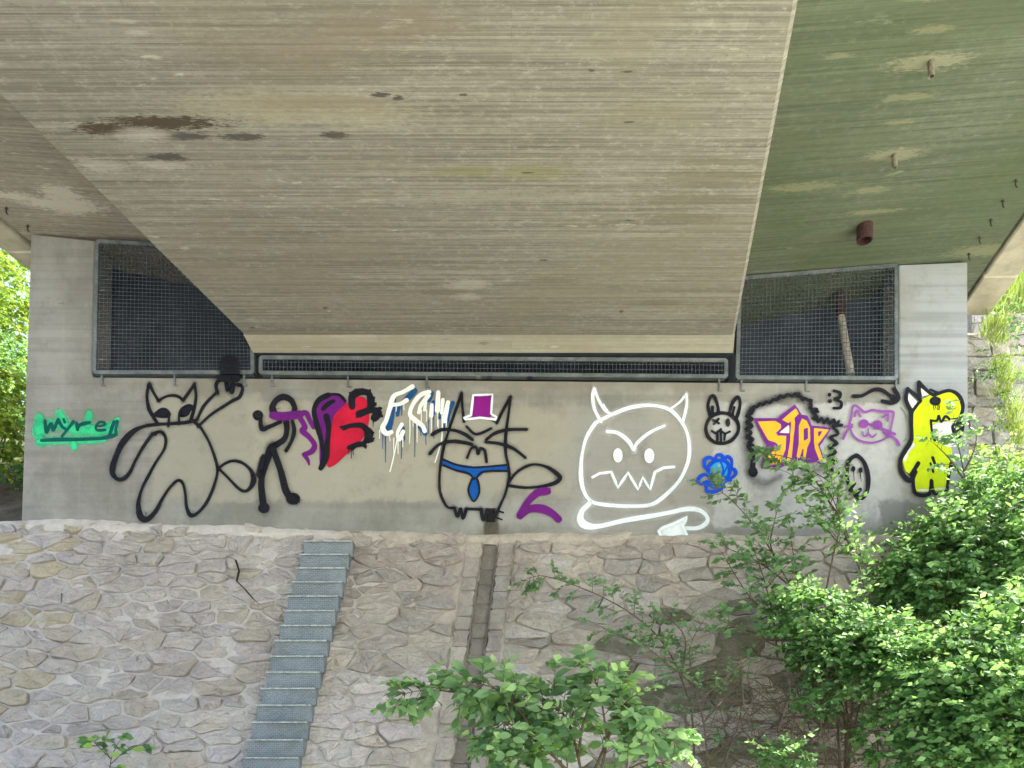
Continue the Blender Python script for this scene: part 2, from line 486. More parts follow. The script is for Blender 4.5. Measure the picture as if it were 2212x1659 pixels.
abut = thing('bridge_abutment', 'grey concrete abutment wall covered in graffiti doodles under the bridge', 'wall', W(1068, 1175))
outer = [(41,1255), (45,1137), (67,504), (205,519), (199,814), (1942,829), (1942,572), (2090,566), (2092,1255)]
fr = [W(*p) for p in outer]; bk = [W(*p, dy=.45) for p in outer]
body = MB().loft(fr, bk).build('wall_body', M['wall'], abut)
bevel(body, 0.02, 2)
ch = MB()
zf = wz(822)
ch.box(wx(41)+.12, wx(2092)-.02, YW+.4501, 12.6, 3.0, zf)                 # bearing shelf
ch.build('bearing_shelf', M['shaded_concrete'], abut)
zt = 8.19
MB().loft([(5.75,10.25,zf), (2.3,11.25,zf), (2.3,11.6,zf), (5.75,11.6,zf)], [(5.75,10.25,8.0), (2.3,11.25,7.8), (2.3,11.6,7.8), (5.75,11.6,8.0)]).build('inner_wall', M['shaded_concrete'], abut)
MB().loft([(-6.2,10.25,zf), (-6.2,11.6,zf), (-2.8,11.6,zf), (-2.8,11.35,zf)], [(-6.2,10.25,8.33), (-6.2,11.6,8.33), (-2.8,11.6,8.2), (-2.8,11.35,8.2)]).build('inner_wall', M['shaded_concrete'], abut)
MB().box(-6.3, 6.0, 11.62, 11.9, zf-.5, 8.7).build('back_wall', M['shaded_concrete'], abut)
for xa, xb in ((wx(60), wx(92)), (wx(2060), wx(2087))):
    MB().box(xa, xb, YW+.4502, 11.62, zf, 8.45).build('wing_return', M['shaded_concrete'], abut)
# slot-shaped water outlet near the foot of the wall
o_ = MB()
a, b2 = W(1049,1098), W(1071,1128)
o_.box(a.x, a.x+.012, YW-.012, YW-.0005, b2.z, a.z).box(b2.x-.012, b2.x, YW-.012, YW-.0005, b2.z, a.z).box(a.x+.012, b2.x-.012, YW-.012, YW-.0005, a.z-.012, a.z)
o_.build('outlet_frame', M['pvc_dark'], abut)
M['void'] = plain('outlet_shade_black', (0.008,0.008,0.008), 0.9, 0.1)
MB().box(a.x+.012, b2.x-.012, YW-.006, YW-.0005, b2.z, a.z-.012).build('outlet', M['void'], abut)  # flat black plate stands in for the unlit hollow of the slot
# thin cable and small plates on the right pier
M['cable'] = plain('old_cable', (0.25,0.25,0.25), 0.6)
MB().tube([W(1945,880,-.01), W(1954,892,-.012), W(1960,915,-.012), W(1960,940,-.012), W(1955,952,-.012)], .006, .006, 5).build('cable', M['cable'], abut)
for px, py in ((1957,952), (1951,687), (222,628), (219,777), (216,925), (130,655), (271,1219)):
    p = W(px, py)
    MB().box(p.x-.03, p.x+.03, YW-.01, YW-.001, p.z-.008, p.z+.008).build('fixing', M['cable'], abut)

# ------------------------------------------------------------------ wire mesh grilles
g = NG('galvanised_wire')
# black spray on the wire around the raised paw of the big outline animal
wobw = g.math('MULTIPLY', g.math('SUBTRACT', g.noise((14,14,14), 3), 0.5), 0.5)
cw = g.mix(g.ramp(g.noise((8,8,8), 3), 0.3, 0.7), (0.06,0.08,0.105), (0.115,0.14,0.175))
m = g.blob((wx(499), wz(797)), (0.15, 0.17), (0, 2), wobw, 0.2)
cw = g.mix(m, cw, (0.006,0.007,0.012))
M['wire'] = g.done(cw, 0.5, 0.5, 0.3)
g = NG('galvanised_frame')
cw = g.mix(g.ramp(g.noise((5,5,5), 5, 0.7), 0.3, 0.7), (0.095,0.115,0.125), (0.20,0.225,0.235))
m2 = g.blob((wx(499), wz(803)), (0.15, 0.15), (0, 2), g.math('MULTIPLY', g.math('SUBTRACT', g.noise((14,14,14), 3), 0.5), 0.5), 0.2)
cw = g.mix(m2, cw, (0.006,0.007,0.012))
for (px, col) in ((897,(0.25,0.02,0.05)), (948,(0.25,0.02,0.05)), (1151,(0.02,0.03,0.12)), (1242,(0.02,0.03,0.12)), (1345,(0.02,0.03,0.12)), (1215,(0.7,0.7,0.68))):
    cw = g.mix(g.blob((wx(px*.8508+0), wz(818)), (.05,.014), (0,2), 0.0, 0.5), cw, col)
M['frame'] = g.done(cw, 0.45, 0.5, 0.35)

def grille(corners, label, brackets, extra=None):
    """corners: TL, TR, BR, BL in photo pixels; sits just inside the opening's front plane"""
    yy = YW - 0.03
    q = [W(px, py) for px, py in corners]
    for v in q: v.y = yy
    base = (q[2] + q[3]) / 2
    t = thing('mesh_grille', label, 'grille', base, 'wire mesh grilles closing the wall opening')
    tl, tr, br, bl = q
    fw = 0.038
    for nm, a, b in (('top_rail', tl, tr), ('bottom_rail', bl, br)):
        d = (b - a).normalized()
        MB().bar(a + d*fw*.5, b - d*fw*.5, fw, .022).build(nm, M['frame'], t)
    for a, b in ((bl, tl), (br, tr)):
        d = (b - a).normalized()
        MB().bar(a - d*fw*.5 + Vector((0,-.0015,0)), b + d*fw*.5 + Vector((0,-.0015,0)), fw, .022).build('stile', M['frame'], t)
    # deep outer flange of the angle frame
    for a, b, nm in ((tl, tr, 'flange'), (bl, br, 'flange'), (tl, bl, 'flange'), (tr, br, 'flange')):
        mid = (tl + tr + br + bl) / 4
        n = (b - a).normalized().cross(Vector((0,1,0)))
        if n.dot(mid - a) > 0: n = -n
        off = n * (fw*.5 + .006)
        MB().bar(a + off + Vector((0,.03,0)), b + off + Vector((0,.03,0)), .010, .085).build(nm, M['frame'], t)
    wm = MB(); s = 0.0495; r = 0.0023
    nx = max(2, int((tr - tl).length / s))
    for i in range(1, nx):
        k = i / nx
        a, b = bl.lerp(br, k), tl.lerp(tr, k)
        wm.bar(a + Vector((0,-.012,0)), b + Vector((0,-.012,0)), 2*r, 2*r)
    ny = max(2, int((tl - bl).length / s))
    for i in range(1, ny):
        k = i / ny
        wm.bar(bl.lerp(tl, k) + Vector((0,-.021,0)), br.lerp(tr, k) + Vector((0,-.021,0)), 2*r, 2*r)
    wm.build('wire_mesh', M['wire'], t, kind='stuff', fix=False)
    for px in brackets:
        k = (W(px, 820).x - bl.x) / (br.x - bl.x)
        p = bl.lerp(br, k)
        b = MB().box(p.x-.012, p.x+.012, yy+.012, YW-.0008, p.z-.16, p.z-.02)
        b.box(p.x-.012, p.x+.045, YW-.018, YW-.0009, p.z-.175, p.z-.16)
        b.build('bracket', M['frame'], t)
    return t
grille([(214,526), (540,546), (547,806), (208,806)], 'tall left wire mesh grille cut off by the sloping girder edge', [221, 378, 528])
grille([(566,776), (1566,782), (1566,815), (566,807)], 'long low wire mesh grille under the middle of the girder', [588, 752, 922])
grille([(1598,606), (1932,578), (1932,819), (1592,817)], 'large right wire mesh grille with a drain pipe behind it', [1553, 1601, 1741, 1935])

M['pipe_in'] = plain('drain_pipe_plastic', (0.36,0.33,0.29), 0.55, 0.2, 12)
dp = thing('drain_pipe', 'slanting grey drain pipe hanging behind the right wire mesh grille', 'pipe', P(1838, 812, 9.95))
MB().tube([P(1816,680,10.2), P(1838,810,9.97)], .05, .05, 14).build('pipe', M['pipe_in'], dp)
MB().tube([P(1812,615,10.30), P(1816,684,10.19)], .066, .066, 14).build('elbow', M['pvc_dark'], dp)
# ------------------------------------------------------------------ ground and banks
g = NG('gravel_ground')
c = g.mix(g.ramp(g.noise((1.5,)*3, 6), 0.3, 0.7), (0.36,0.355,0.305), (0.48,0.475,0.42))
c = g.mix(g.ramp(g.noise((0.12,)*3, 4, loc=(4,4,4)), 0.56, 0.66), c, (0.12,0.18,0.05))
M['ground'] = g.done(c, 0.95, 0.2)
tag(mesh_obj('ground', [(-900,-900,0), (900,-900,0), (900,900,0), (-900,900,0)], [(0,1,2,3)], M['ground']), kind='structure')
g = NG('earth_bank')
c = g.mix(g.ramp(g.noise((2.5,)*3, 6), 0.35, 0.65), (0.055,0.045,0.03), (0.12,0.10,0.07))
c = g.mix(g.ramp(g.noise((0.8,)*3, 5, loc=(2,2,2)), 0.55, 0.7), c, (0.07,0.10,0.03))
g.bump(g.noise((14,)*3, 5), 0.5, 0.05)
M['earth'] = g.done(c, 0.95, 0.15)

def bank(x0, x1, y0, zfun, nx=26, ny=30, y1=40):
    vs_, fs = [], []
    for j in range(ny+1):
        for i in range(nx+1):
            x = x0 + (x1-x0)*i/nx; y = y0 + (y1-y0)*(j/ny)**1.7
            z = zfun(x, y) + 0.10*math.sin(x*2.3+y*1.7)*math.sin(y*2.9-x*.9)
            vs_.append((x, y, z))
    for j in range(ny):
        for i in range(nx):
            a = j*(nx+1)+i
            fs.append((a, a+1, a+nx+2, a+nx+1))
    return mesh_obj('embankment', vs_, fs, M['earth'], smooth=True, kind='structure')
bank(-40, -6.42, 9.82, lambda x, y: min(8.6, 4.35 + (y-9.82)*.75))
def zbank(x, y):
    if y < 11.9: return 4.35 + (y-9.82)*.5
    if y < 12.4: return 5.39 + (y-11.9)/.5*3.2
    return min(15.0, 8.6 + (y-12.4)*1.15)
bank(6.06, 40, 9.82, zbank, ny=46)

tag(MB().box(-6.41, 6.05, 11.93, 45, 2.0, 8.62).build('road_embankment', M['earth']), kind='structure')

# ------------------------------------------------------------------ stone-pitched slope
SL = 1.94; SN = math.sqrt(1 + SL*SL)
ZT, YT = 4.27, 9.72
VMAX = ZT / SL * SN
N_ = Vector((0, -SL/SN, 1/SN))
def S(u, v, h=0.0):
    """slope coordinates: u along X, v down the slope, h out of it"""
    fwd = -0.105 * min(1, max(0, (-1.0-u)/5.3)) + 0.02*min(1, max(0, (u-2)/4))
    return Vector((u, YT + fwd - v/SN, ZT - v*SL/SN)) + N_*h
def uc(u0, v): return u0 - D * v / SN          # a line that runs with the bridge down the slope

def stone_mat(name, a, b, spot, mossy=0.0):
    g = NG(name)
    n = g.noise((5,)*3, 6, 0.65); n2 = g.noise((30,)*3, 6, 0.8, loc=(1,2,3)); n3 = g.noise((1.3,)*3, 3, loc=(8,8,2))
    c = g.mix(g.ramp(n, 0.3, 0.7), a, b)
    c = g.mix(g.math('MULTIPLY', g.ramp(n2, 0.50, 0.66), 0.75), c, spot)
    c = g.mix(g.math('MULTIPLY', g.ramp(n3, 0.5, 0.7), 0.3), c, tuple(x*.6 for x in a))
    r = g.orand()
    c = g.mix(g.math('MULTIPLY', r, 0.35), c, g.mix(0.5, c, (0.5,0.46,0.40)))
    if mossy:
        c = g.mix(g.math('MULTIPLY', g.ramp(g.noise((2.5,)*3, 5, loc=(5,1,7)), 0.45, 0.6), mossy), c, (0.09,0.10,0.05))
    vo = g.n('ShaderNodeTexVoronoi'); g.set(vo.inputs['Vector'], g.map((6.0,9.0,12.0), vec=g.mix(0.25, g.pos(), g.n('ShaderNodeTexNoise').outputs[1])))
    g.bump(g.math('ADD', g.math('ADD', g.math('MULTIPLY', n, 0.9), g.math('MULTIPLY', n2, 0.35)), g.math('MULTIPLY', vo.outputs['Distance'], 0.4)), 0.85, 0.03)
    return g.done(c, 0.88, 0.25)
M['st_lilac'] = stone_mat('granite_lilac', (0.43,0.395,0.385), (0.55,0.515,0.50), (0.31,0.28,0.27))
M['st_grey'] = stone_mat('granite_grey', (0.43,0.40,0.375), (0.56,0.525,0.49), (0.31,0.285,0.265))
M['st_beige'] = stone_mat('granite_beige', (0.41,0.37,0.32), (0.52,0.475,0.415), (0.31,0.27,0.22))
M['st_brown'] = stone_mat('granite_brown', (0.345,0.305,0.27), (0.465,0.425,0.385), (0.25,0.22,0.195), 0.05)
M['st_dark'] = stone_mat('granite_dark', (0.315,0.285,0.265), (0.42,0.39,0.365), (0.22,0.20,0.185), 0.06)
M['st_moss_shade'] = stone_mat('mossy_shaded_granite', (0.115,0.115,0.085), (0.19,0.185,0.15), (0.08,0.08,0.06), 0.6)  # moss green, darkened further to paint the shade under the bushes
M['st_ochre'] = stone_mat('granite_ochre', (0.42,0.37,0.27), (0.54,0.49,0.38), (0.32,0.27,0.18), 0.0)
g = NG('lime_mortar')
sx = g.sep_cache()
edge = g.math('ADD', sx[0], g.math('MULTIPLY', g.math('SUBTRACT', g.noise((0.9,)*3, 4), 0.5), 3.0))
side = g.ramp(edge, -2.3, -1.2)
n = g.noise((7,)*3, 6, 0.7)
c = g.mix(side, g.mix(g.ramp(n,0.3,0.7), (0.43,0.405,0.38), (0.56,0.535,0.505)), g.mix(g.ramp(n,0.3,0.7), (0.31,0.275,0.23), (0.45,0.41,0.355)))
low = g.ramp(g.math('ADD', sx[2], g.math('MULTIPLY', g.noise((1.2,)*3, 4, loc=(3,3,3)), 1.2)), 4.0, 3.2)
c = g.mix(g.math('MULTIPLY', g.math('MULTIPLY', low, g.ramp(edge, 0.6, 2.2)), 0.8), c, (0.12,0.12,0.085))  # mortar there mossy too, with the shrubs' shade put into its colour
g.bump(n, 0.5, 0.02)
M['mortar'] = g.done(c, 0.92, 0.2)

slope = thing('stone_slope', 'steep mortared rubble stone slope below the graffiti wall', 'stone slope', (0, 7.52, 0))
CH0 = -0.27                                  # channel axis at the top of the slope
def cells(seeds, wts, asp, bounds):
    """power diagram of the seeds by half-plane clipping (u stretched by asp)"""
    pts = np.array(seeds); sc = pts.copy(); sc[:, 0] /= asp
    out = []
    for i in range(len(sc)):
        poly = [(bounds[0]/asp, bounds[2]), (bounds[1]/asp, bounds[2]), (bounds[1]/asp, bounds[3]), (bounds[0]/asp, bounds[3])]
        d2 = ((sc - sc[i])**2).sum(1)
        for j in np.argsort(d2)[1:26]:
            dx, dy = sc[j] - sc[i]
            k = (d2[j] + wts[i] - wts[j]) / 2
            L = math.hypot(dx, dy)
            new = []
            n = len(poly)
            for q in range(n):
                a, b = poly[q], poly[(q+1) % n]
                fa = (a[0]-sc[i][0])*dx + (a[1]-sc[i][1])*dy - k
                fb = (b[0]-sc[i][0])*dx + (b[1]-sc[i][1])*dy - k
                if fa <= 0: new.append(a)
                if (fa < 0) != (fb < 0):
                    t = fa/(fa-fb); new.append((a[0]+(b[0]-a[0])*t, a[1]+(b[1]-a[1])*t))
            poly = new
            if len(poly) < 3: break
        out.append([(x*asp, y) for x, y in poly] if len(poly) >= 3 else None)
    return out

def clip_line(poly, f):
    new = []
    for q in range(len(poly)):
        a, b = poly[q], poly[(q+1) % len(poly)]
        fa, fb = f(a), f(b)
        if fa <= 0: new.append(a)
        if (fa < 0) != (fb < 0):
            t = fa/(fa-fb); new.append((a[0]+(b[0]-a[0])*t, a[1]+(b[1]-a[1])*t))
    return new

def stone_faces(poly, mapf, gap, proud, rough):
    """one rubble stone from its outline: buried skirt, chipped rim, uneven face"""
    n = len(poly)
    cu = sum(p[0] for p in poly)/n; cv = sum(p[1] for p in poly)/n
    ar = abs(sum(poly[i][0]*poly[(i+1) % n][1] - poly[(i+1) % n][0]*poly[i][1] for i in range(n)))/2
    if ar < 0.006: return None
    # split long edges with a little wander, then cut the corners
    pl = []
    for i in range(n):
        a, b = poly[i], poly[(i+1) % n]
        L = math.hypot(b[0]-a[0], b[1]-a[1])
        if L < 0.03: continue
        k = min(0.16, 0.022/L)
        pl.append((a[0]+(b[0]-a[0])*k, a[1]+(b[1]-a[1])*k))
        if L > 0.22:
            w = random.uniform(-.028, .028)
            pl.append(((a[0]+b[0])/2 + w*(b[1]-a[1])/L, (a[1]+b[1])/2 - w*(b[0]-a[0])/L))
        pl.append((b[0]+(a[0]-b[0])*k, b[1]+(a[1]-b[1])*k))
    n = len(pl)
    if n < 4: return None
    size = math.sqrt(ar)
    tu, tv = random.gauss(0, .05), random.gauss(0, .05)
    vs_, fs = [], []
    def ring(inset, h, jit):
        for (u, v) in pl:
            du, dv = u-cu, v-cv
            L = math.hypot(du, dv) + 1e-6
            k = max(0.2, 1 - inset/L)
            uu, vv = cu+du*k, cv+dv*k
            vs_.append(mapf(uu, vv, h + (random.gauss(0, jit) + du*tu + dv*tv if h > 0 else 0)))
    ring(gap, -0.03, 0); ring(gap + .007, proud, rough*.7); ring(gap + size*.24 + .01, proud + rough*.9, rough*1.2)
    vs_.append(mapf(cu, cv, proud + rough*1.4 + random.gauss(0, rough)))
    for r in range(2):
        for i in range(n):
            j = (i+1) % n
            fs.append((r*n+i, r*n+j, (r+1)*n+j, (r+1)*n+i))
    for i in range(n):
        fs.append((2*n+i, 2*n+(i+1) % n, 3*n))
    return vs_, fs

U0, U1 = -9.6, 9.0
seeds, wts = [], []
v = -.72; row = 0
while v < VMAX + .2:
    u = U0 + random.uniform(0, .5)
    while u < U1:
        zone = u + 0.0
        w = random.uniform(.20, .56) if u < -2.2 else random.uniform(.27, .66)
        tilt = -.10*(u+3) if u < -1.8 else 0.0
        sh = -.13*(u + w/2 + 2.2) if u < -2.2 else 0.0
        seeds.append((u + w/2, v + random.gauss(0, .065) + .12*math.sin(u*1.1) + sh))
        wts.append(random.uniform(-.006, .008))
        u += w
    v += random.uniform(.165, .235); row += 1
polys = cells(seeds, wts, 1.9, (U0, U1, -.30, VMAX))
cand = []
for pl in polys:
    if not pl: continue
    cu = sum(p[0] for p in pl)/len(pl); cv = sum(p[1] for p in pl)/len(pl)
    f1 = lambda p: p[0] - (uc(CH0, p[1]) - .325)
    f2 = lambda p: (uc(CH0, p[1]) + .305) - p[0]
    pl = clip_line(pl, f1 if f1((cu, cv)) < 0 else f2)
    if len(pl) < 3: continue
    cu = sum(p[0] for p in pl)/len(pl); cv = sum(p[1] for p in pl)/len(pl)
    cand.append((cu, cv, pl))
def stone_kind(cu, cv):
    r = random.random()
    if cu < -5.6 and random.random() < .35: return 'st_ochre'
    if cu < -2.3: return 'st_lilac' if r < .45 else 'st_grey' if r < .8 else 'st_beige'
    if cv > 2.0 and cu < 1: return 'st_grey' if r < .4 else 'st_beige' if r < .6 else 'st_brown' if r < .85 else 'st_lilac'
    if cu > 1.0 and cv > 1.45 + .3*math.sin(cu*2) - .12*max(0, cu-1.0): return 'st_moss_shade' if r < .55 else 'st_dark'
    return 'st_brown' if r < .45 else 'st_dark' if r < .75 else 'st_beige' if r < .88 else 'st_grey'
vis = [c for c in cand if -6.75 < c[0] < 4.2 and c[1] < 3.4]
hid = [c for c in cand if not (-6.75 < c[0] < 4.2 and c[1] < 3.4)]
vis.sort(key=lambda c: (max(0, c[0]-2.0)*1.0))
hid += vis[285:]; vis = vis[:285]
for cu, cv, pl in vis:
    left = cu < -2.2
    sf = stone_faces(pl, S, random.uniform(.008, .021) if left else random.uniform(.003, .018), random.uniform(-.004, .026) if left else random.uniform(.0, .024), .008 if left else .009)
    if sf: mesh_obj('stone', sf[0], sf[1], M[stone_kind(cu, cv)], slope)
hb = {}
for cu, cv, pl in hid:
    sf = stone_faces(pl, S, .014, random.uniform(.004, .024), .008)
    if sf:
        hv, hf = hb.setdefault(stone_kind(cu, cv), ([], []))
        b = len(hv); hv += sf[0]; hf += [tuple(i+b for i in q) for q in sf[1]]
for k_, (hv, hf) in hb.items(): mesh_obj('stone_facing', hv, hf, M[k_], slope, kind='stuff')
# mortar bed
mv, mf = [], []
nu, nv_ = 260, 66
for j in range(nv_+1):
    for i in range(nu+1):
        u = U0-.1 + (U1-U0+.2)*i/nu; v = -.34 + (VMAX+.34)*j/nv_
        d = abs(u - uc(CH0, v))
        q_ = math.sin(u*5.3+v*3.1)+math.sin(u*2.1-v*7.7+1)+math.sin(u*9.1+v*11.3)*.6
        h = -.005 + random.gauss(0, .004) - .022*min(1, max(0, q_-.35))
        if d < .115: h -= .045
        mv.append(S(u, v, h))
for j in range(nv_):
    for i in range(nu):
        a = j*(nu+1)+i
        mf.append((a, a+nu+1, a+nu+2, a+1))
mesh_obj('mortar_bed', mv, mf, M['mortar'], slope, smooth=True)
# ragged mortar fillet where the wall stands on the slope
fv, ff = [], []
n = 150
for i in range(n+1):
    u = -6.38 + 12.3*i/n
    w = .045 + .03*math.sin(u*3.1) + random.uniform(-.02, .02)
    zc = ZT + (YW - (S(u, 0).y))*SL
    fv += [(u, YW-.004, zc + .03 + w*.5), (u, YW-.022 - w*.2, zc + .005 + w*.2), S(u, .01 + w*.5 - (zc-ZT)*.9, .022), S(u, .05 + w*.8 - (zc-ZT)*.9, -.02)]
for i in range(n):
    for q in range(3):
        a = i*4+q
        ff.append((a, a+1, a+5, a+4))
mesh_obj('mortar_fillet', fv, ff, M['mortar'], slope, smooth=True)
# crack running down from the top course
M['crack'] = plain('crack_shade', (0.03,0.025,0.02), 0.95)  # dark ribbon paints the shade inside the crack
ck = [(478,1203), (495,1208), (515,1217), (522,1240), (517,1262), (535,1280), (552,1300), (566,1312)]
cv_, cf_ = [], []
def slope_at(px, py):
    # sight line meets the slope
    t = (HY - py)/F
    Y = (ZT - EYE - SL*YT) / (t - SL)
    u = (px - CX)/F*Y
    return u, (YT - Y)*SN
for i, (px, py) in enumerate(ck):
    u, v = slope_at(px, py); w = .014 if 0 < i < 7 else .006
    cv_ += [S(u-w, v-.004, .046), S(u+w, v+.004, .046)]
for i in range(len(ck)-1): cf_.append((2*i, 2*i+1, 2*i+3, 2*i+2))
mesh_obj('crack', cv_, cf_, M['crack'], slope)

# ------------------------------------------------------------------ paved water channel down the slope
chan = thing('drain_channel', 'narrow paved water channel of dark setts running down the stone slope', 'channel', S(uc(CH0, VMAX), VMAX))
M['st_wet'] = stone_mat('wet_sett', (0.20,0.178,0.155), (0.285,0.255,0.225), (0.13,0.12,0.11), 0.1)
def sett(u0a, u1a, v0, v1, h, mat, rough=.004):
    pl = [(uc(u0a, v0), v0), (uc(u1a, v0), v0), (uc(u1a, v1), v1), (uc(u0a, v1), v1)]
    sf = stone_faces(pl, S, random.uniform(.002,.007), h, rough)
    if sf: mesh_obj('sett', sf[0], sf[1], mat, chan)
for lo, hi, mt, h in ((-.32, -.115, ('st_brown','st_brown','st_beige'), .008), (.095, .30, ('st_brown','st_dark','st_brown'), .008), (-.11, .09, ('st_wet',), -.022)):
    v = .03
    while v < VMAX - .1:
        L = random.uniform(.14, .34)
        sett(CH0+lo, CH0+hi, v, min(v+L, VMAX-.05), h + random.uniform(-.006, .008), M[random.choice(mt)])
        v += L
# side walls of the gutter
for uu in (-.113, .093):
    MB().loft([S(CH0+uu-.004, 0, -.12), S(CH0+uu+.004, 0, -.12), S(CH0+uu+.004, 0, .004), S(CH0+uu-.004, 0, .004)],
              [S(uc(CH0+uu-.004, VMAX), VMAX, -.12), S(uc(CH0+uu+.004, VMAX), VMAX, -.12), S(uc(CH0+uu+.004, VMAX), VMAX, .004), S(uc(CH0+uu-.004, VMAX), VMAX, .004)]).build('gutter_side', M['st_wet'], chan)

# ------------------------------------------------------------------ steel stair
g = NG('checker_plate')
uvw = g.n('ShaderNodeTexCoord').outputs['Object']
def lozenge(sgn, off):
    o = g.n('ShaderNodeSeparateXYZ'); g.set(o.inputs[0], uvw)
    p = 0.046
    a = g.math('ADD', o.outputs[0], g.math('MULTIPLY', o.outputs[2], sgn)); b = g.math('SUBTRACT', o.outputs[0], g.math('MULTIPLY', o.outputs[2], sgn))
    fa = g.math('SUBTRACT', g.math('FRACT', g.math('ADD', g.math('MULTIPLY', a, 1/p), off)), 0.5)
    fb = g.math('SUBTRACT', g.math('FRACT', g.math('ADD', g.math('MULTIPLY', b, 1/p), off)), 0.5)
    d = g.math('ADD', g.math('MULTIPLY', g.math('ABSOLUTE', fa), 1.0), g.math('MULTIPLY', g.math('ABSOLUTE', fb), 3.2))
    return g.ramp(d, 0.62, 0.42)
loz = g.math('MAXIMUM', lozenge(1, 0.0), lozenge(-1, 0.5))
n = g.noise((3,)*3, 6, 0.7); n2 = g.noise((30,)*3, 4)
c = g.mix(g.ramp(n, 0.3, 0.7), (0.125,0.158,0.18), (0.225,0.268,0.295))
c = g.mix(g.math('MULTIPLY', loz, 0.65), c, (0.33,0.385,0.415))
c = g.mix(g.math('MULTIPLY', g.ramp(n2, 0.55, 0.75), 0.3), c, (0.14,0.13,0.11))
c = g.mix(g.math('MULTIPLY', g.ramp(g.noise((2.2,2.2,5.0), 6, 0.75, loc=(5,2,1)), 0.5, 0.68), 0.5), c, (0.17,0.15,0.115))
g.bump(loz, 0.6, 0.004)
M['checker'] = g.done(c, 0.5, 0.5, 0.35)
M['nose'] = plain('lit_steel_edge', (0.36,0.39,0.40), 0.45, 0.3, 20, metal=0.4)  # pale steel, the light caught along the nosing painted into its colour
M['steel'] = plain('stair_steel', (0.18,0.21,0.225), 0.5, 0.25, 6, metal=0.4)
RISE, GO = .1955, .1955/SL
ST_X0, ST_X1 = -2.665, -2.05
stair = thing('metal_stair', 'steep narrow grey steel stair of checker plate steps on the stone slope', 'stair', (ST_X0+.1-D*2, 7.4, 0))
z = 4.215; y = YT - .225; k = 0
while z > 0.05:
    dx = -D*(k*GO)
    jx = random.uniform(-.004, .004)
    x0, x1 = ST_X0 + dx + jx, ST_X1 + dx + jx
    z1 = max(0.0, z - RISE)
    st = MB().box(x0, x1, y-.004, y, z1+.003, z).build('riser', M['checker'], stair)
    # tread of this step: runs back from the riser's head, with a turned-down nosing
    MB().box(x0-.004, x1+.004, y-.034, y+GO-.004, z+.0005, z+.006).build('tread', M['checker'], stair)
    MB().box(x0-.004, x1+.004, y-.037, y-.0345, z-.012, z+.0055).build('nosing', M['nose'], stair)
    for xa, xb in ((x0-.0035, x0), (x1, x1+.0035)):
        MB().loft([(xa,y-.003,z1), (xb,y-.003,z1), (xb,y-.003,z), (xa,y-.003,z)], [(xa,y+.16,z1), (xb,y+.16,z1), (xb,y+.16,z), (xa,y+.16,z)]).build('cheek', M['steel'], stair)
    z -= RISE; y -= GO; k += 1

# ------------------------------------------------------------------ stone walls beyond the right pier
M['st_wall'] = stone_mat('pale_wall_stone', (0.36,0.345,0.325), (0.50,0.485,0.46), (0.26,0.24,0.22), 0.25)
M['st_wall2'] = stone_mat('pale_wall_stone_warm', (0.38,0.345,0.295), (0.51,0.475,0.42), (0.26,0.23,0.19), 0.3)
def block_wall(name, label, x0, x1, y, z0, z1, hcourse, batter, steps=0.0):
    t = thing(name, label, 'stone wall', ((x0+x1)/2, y, z0))
    MB().loft([(x0+.01,y+.05,z0), (x1-.01,y+.05,z0), (x1-.01,y+1.0,z0), (x0+.01,y+1.0,z0)],
              [(x0+.01,y+.05+(z1-z0)*batter,z1-.02), (x1-.01,y+.05+(z1-z0)*batter,z1-.02), (x1-.01,y+1.0+(z1-z0)*batter,z1-.02), (x0+.01,y+1.0+(z1-z0)*batter,z1-.02)]).build('wall_core', M['mortar'], t)
    z = z0
    while z < z1 - .08:
        h = min(hcourse*random.uniform(.75, 1.3), z1 - z)
        x = x0
        while x < x1 - .05:
            L = min(random.uniform(.2, .62), x1 - x)
            if x1 - x - L < .15: L = x1 - x
            m_ = lambda u, v, hh, y=y, z0=z0: Vector((u, y + (v-z0)*batter - hh, v))
            sf = stone_faces([(x, z), (x+L, z), (x+L, z+h), (x, z+h)], m_, .004, random.uniform(.0, .03), .009)
            if sf:
                sf = (sf[0], [tuple(reversed(q)) for q in sf[1]])
                mesh_obj('stone_block', sf[0], sf[1], M[random.choice(('st_wall','st_wall','st_wall2'))], t)
            x += L
        z += h
    return t
block_wall('wing_wall', 'pale battered stone wing wall right beside the concrete pier', 6.08, 7.62, 11.02, 4.4, 7.93, .21, .10)
block_wall('retaining_wall', 'weathered stone retaining wall set back behind the grassy wing wall', 7.55, 11.5, 11.7, 4.6, 8.75, .20, .12)
# ------------------------------------------------------------------ graffiti (paint layers on the wall, parts of it)
K = 2212/2600
def tr(ox, oy, s): return lambda x, y: ((ox + x*s)*K, (oy + y*s)*K)
Z2 = tr(0, 900, 700/2212); Z3 = tr(600, 860, 600/1843); Z4 = tr(1050, 860, 600/1843)
Z7 = tr(1640, 1000, 560/2212); Z5 = tr(1650, 860, 600/1843); Z6 = tr(1800, 600, 800/2212)
SC = {id(Z2): 700/2212*K, id(Z3): 600/1843*K, id(Z4): 600/1843*K, id(Z5): 600/1843*K, id(Z6): 800/2212*K, id(Z7): 560/2212*K}

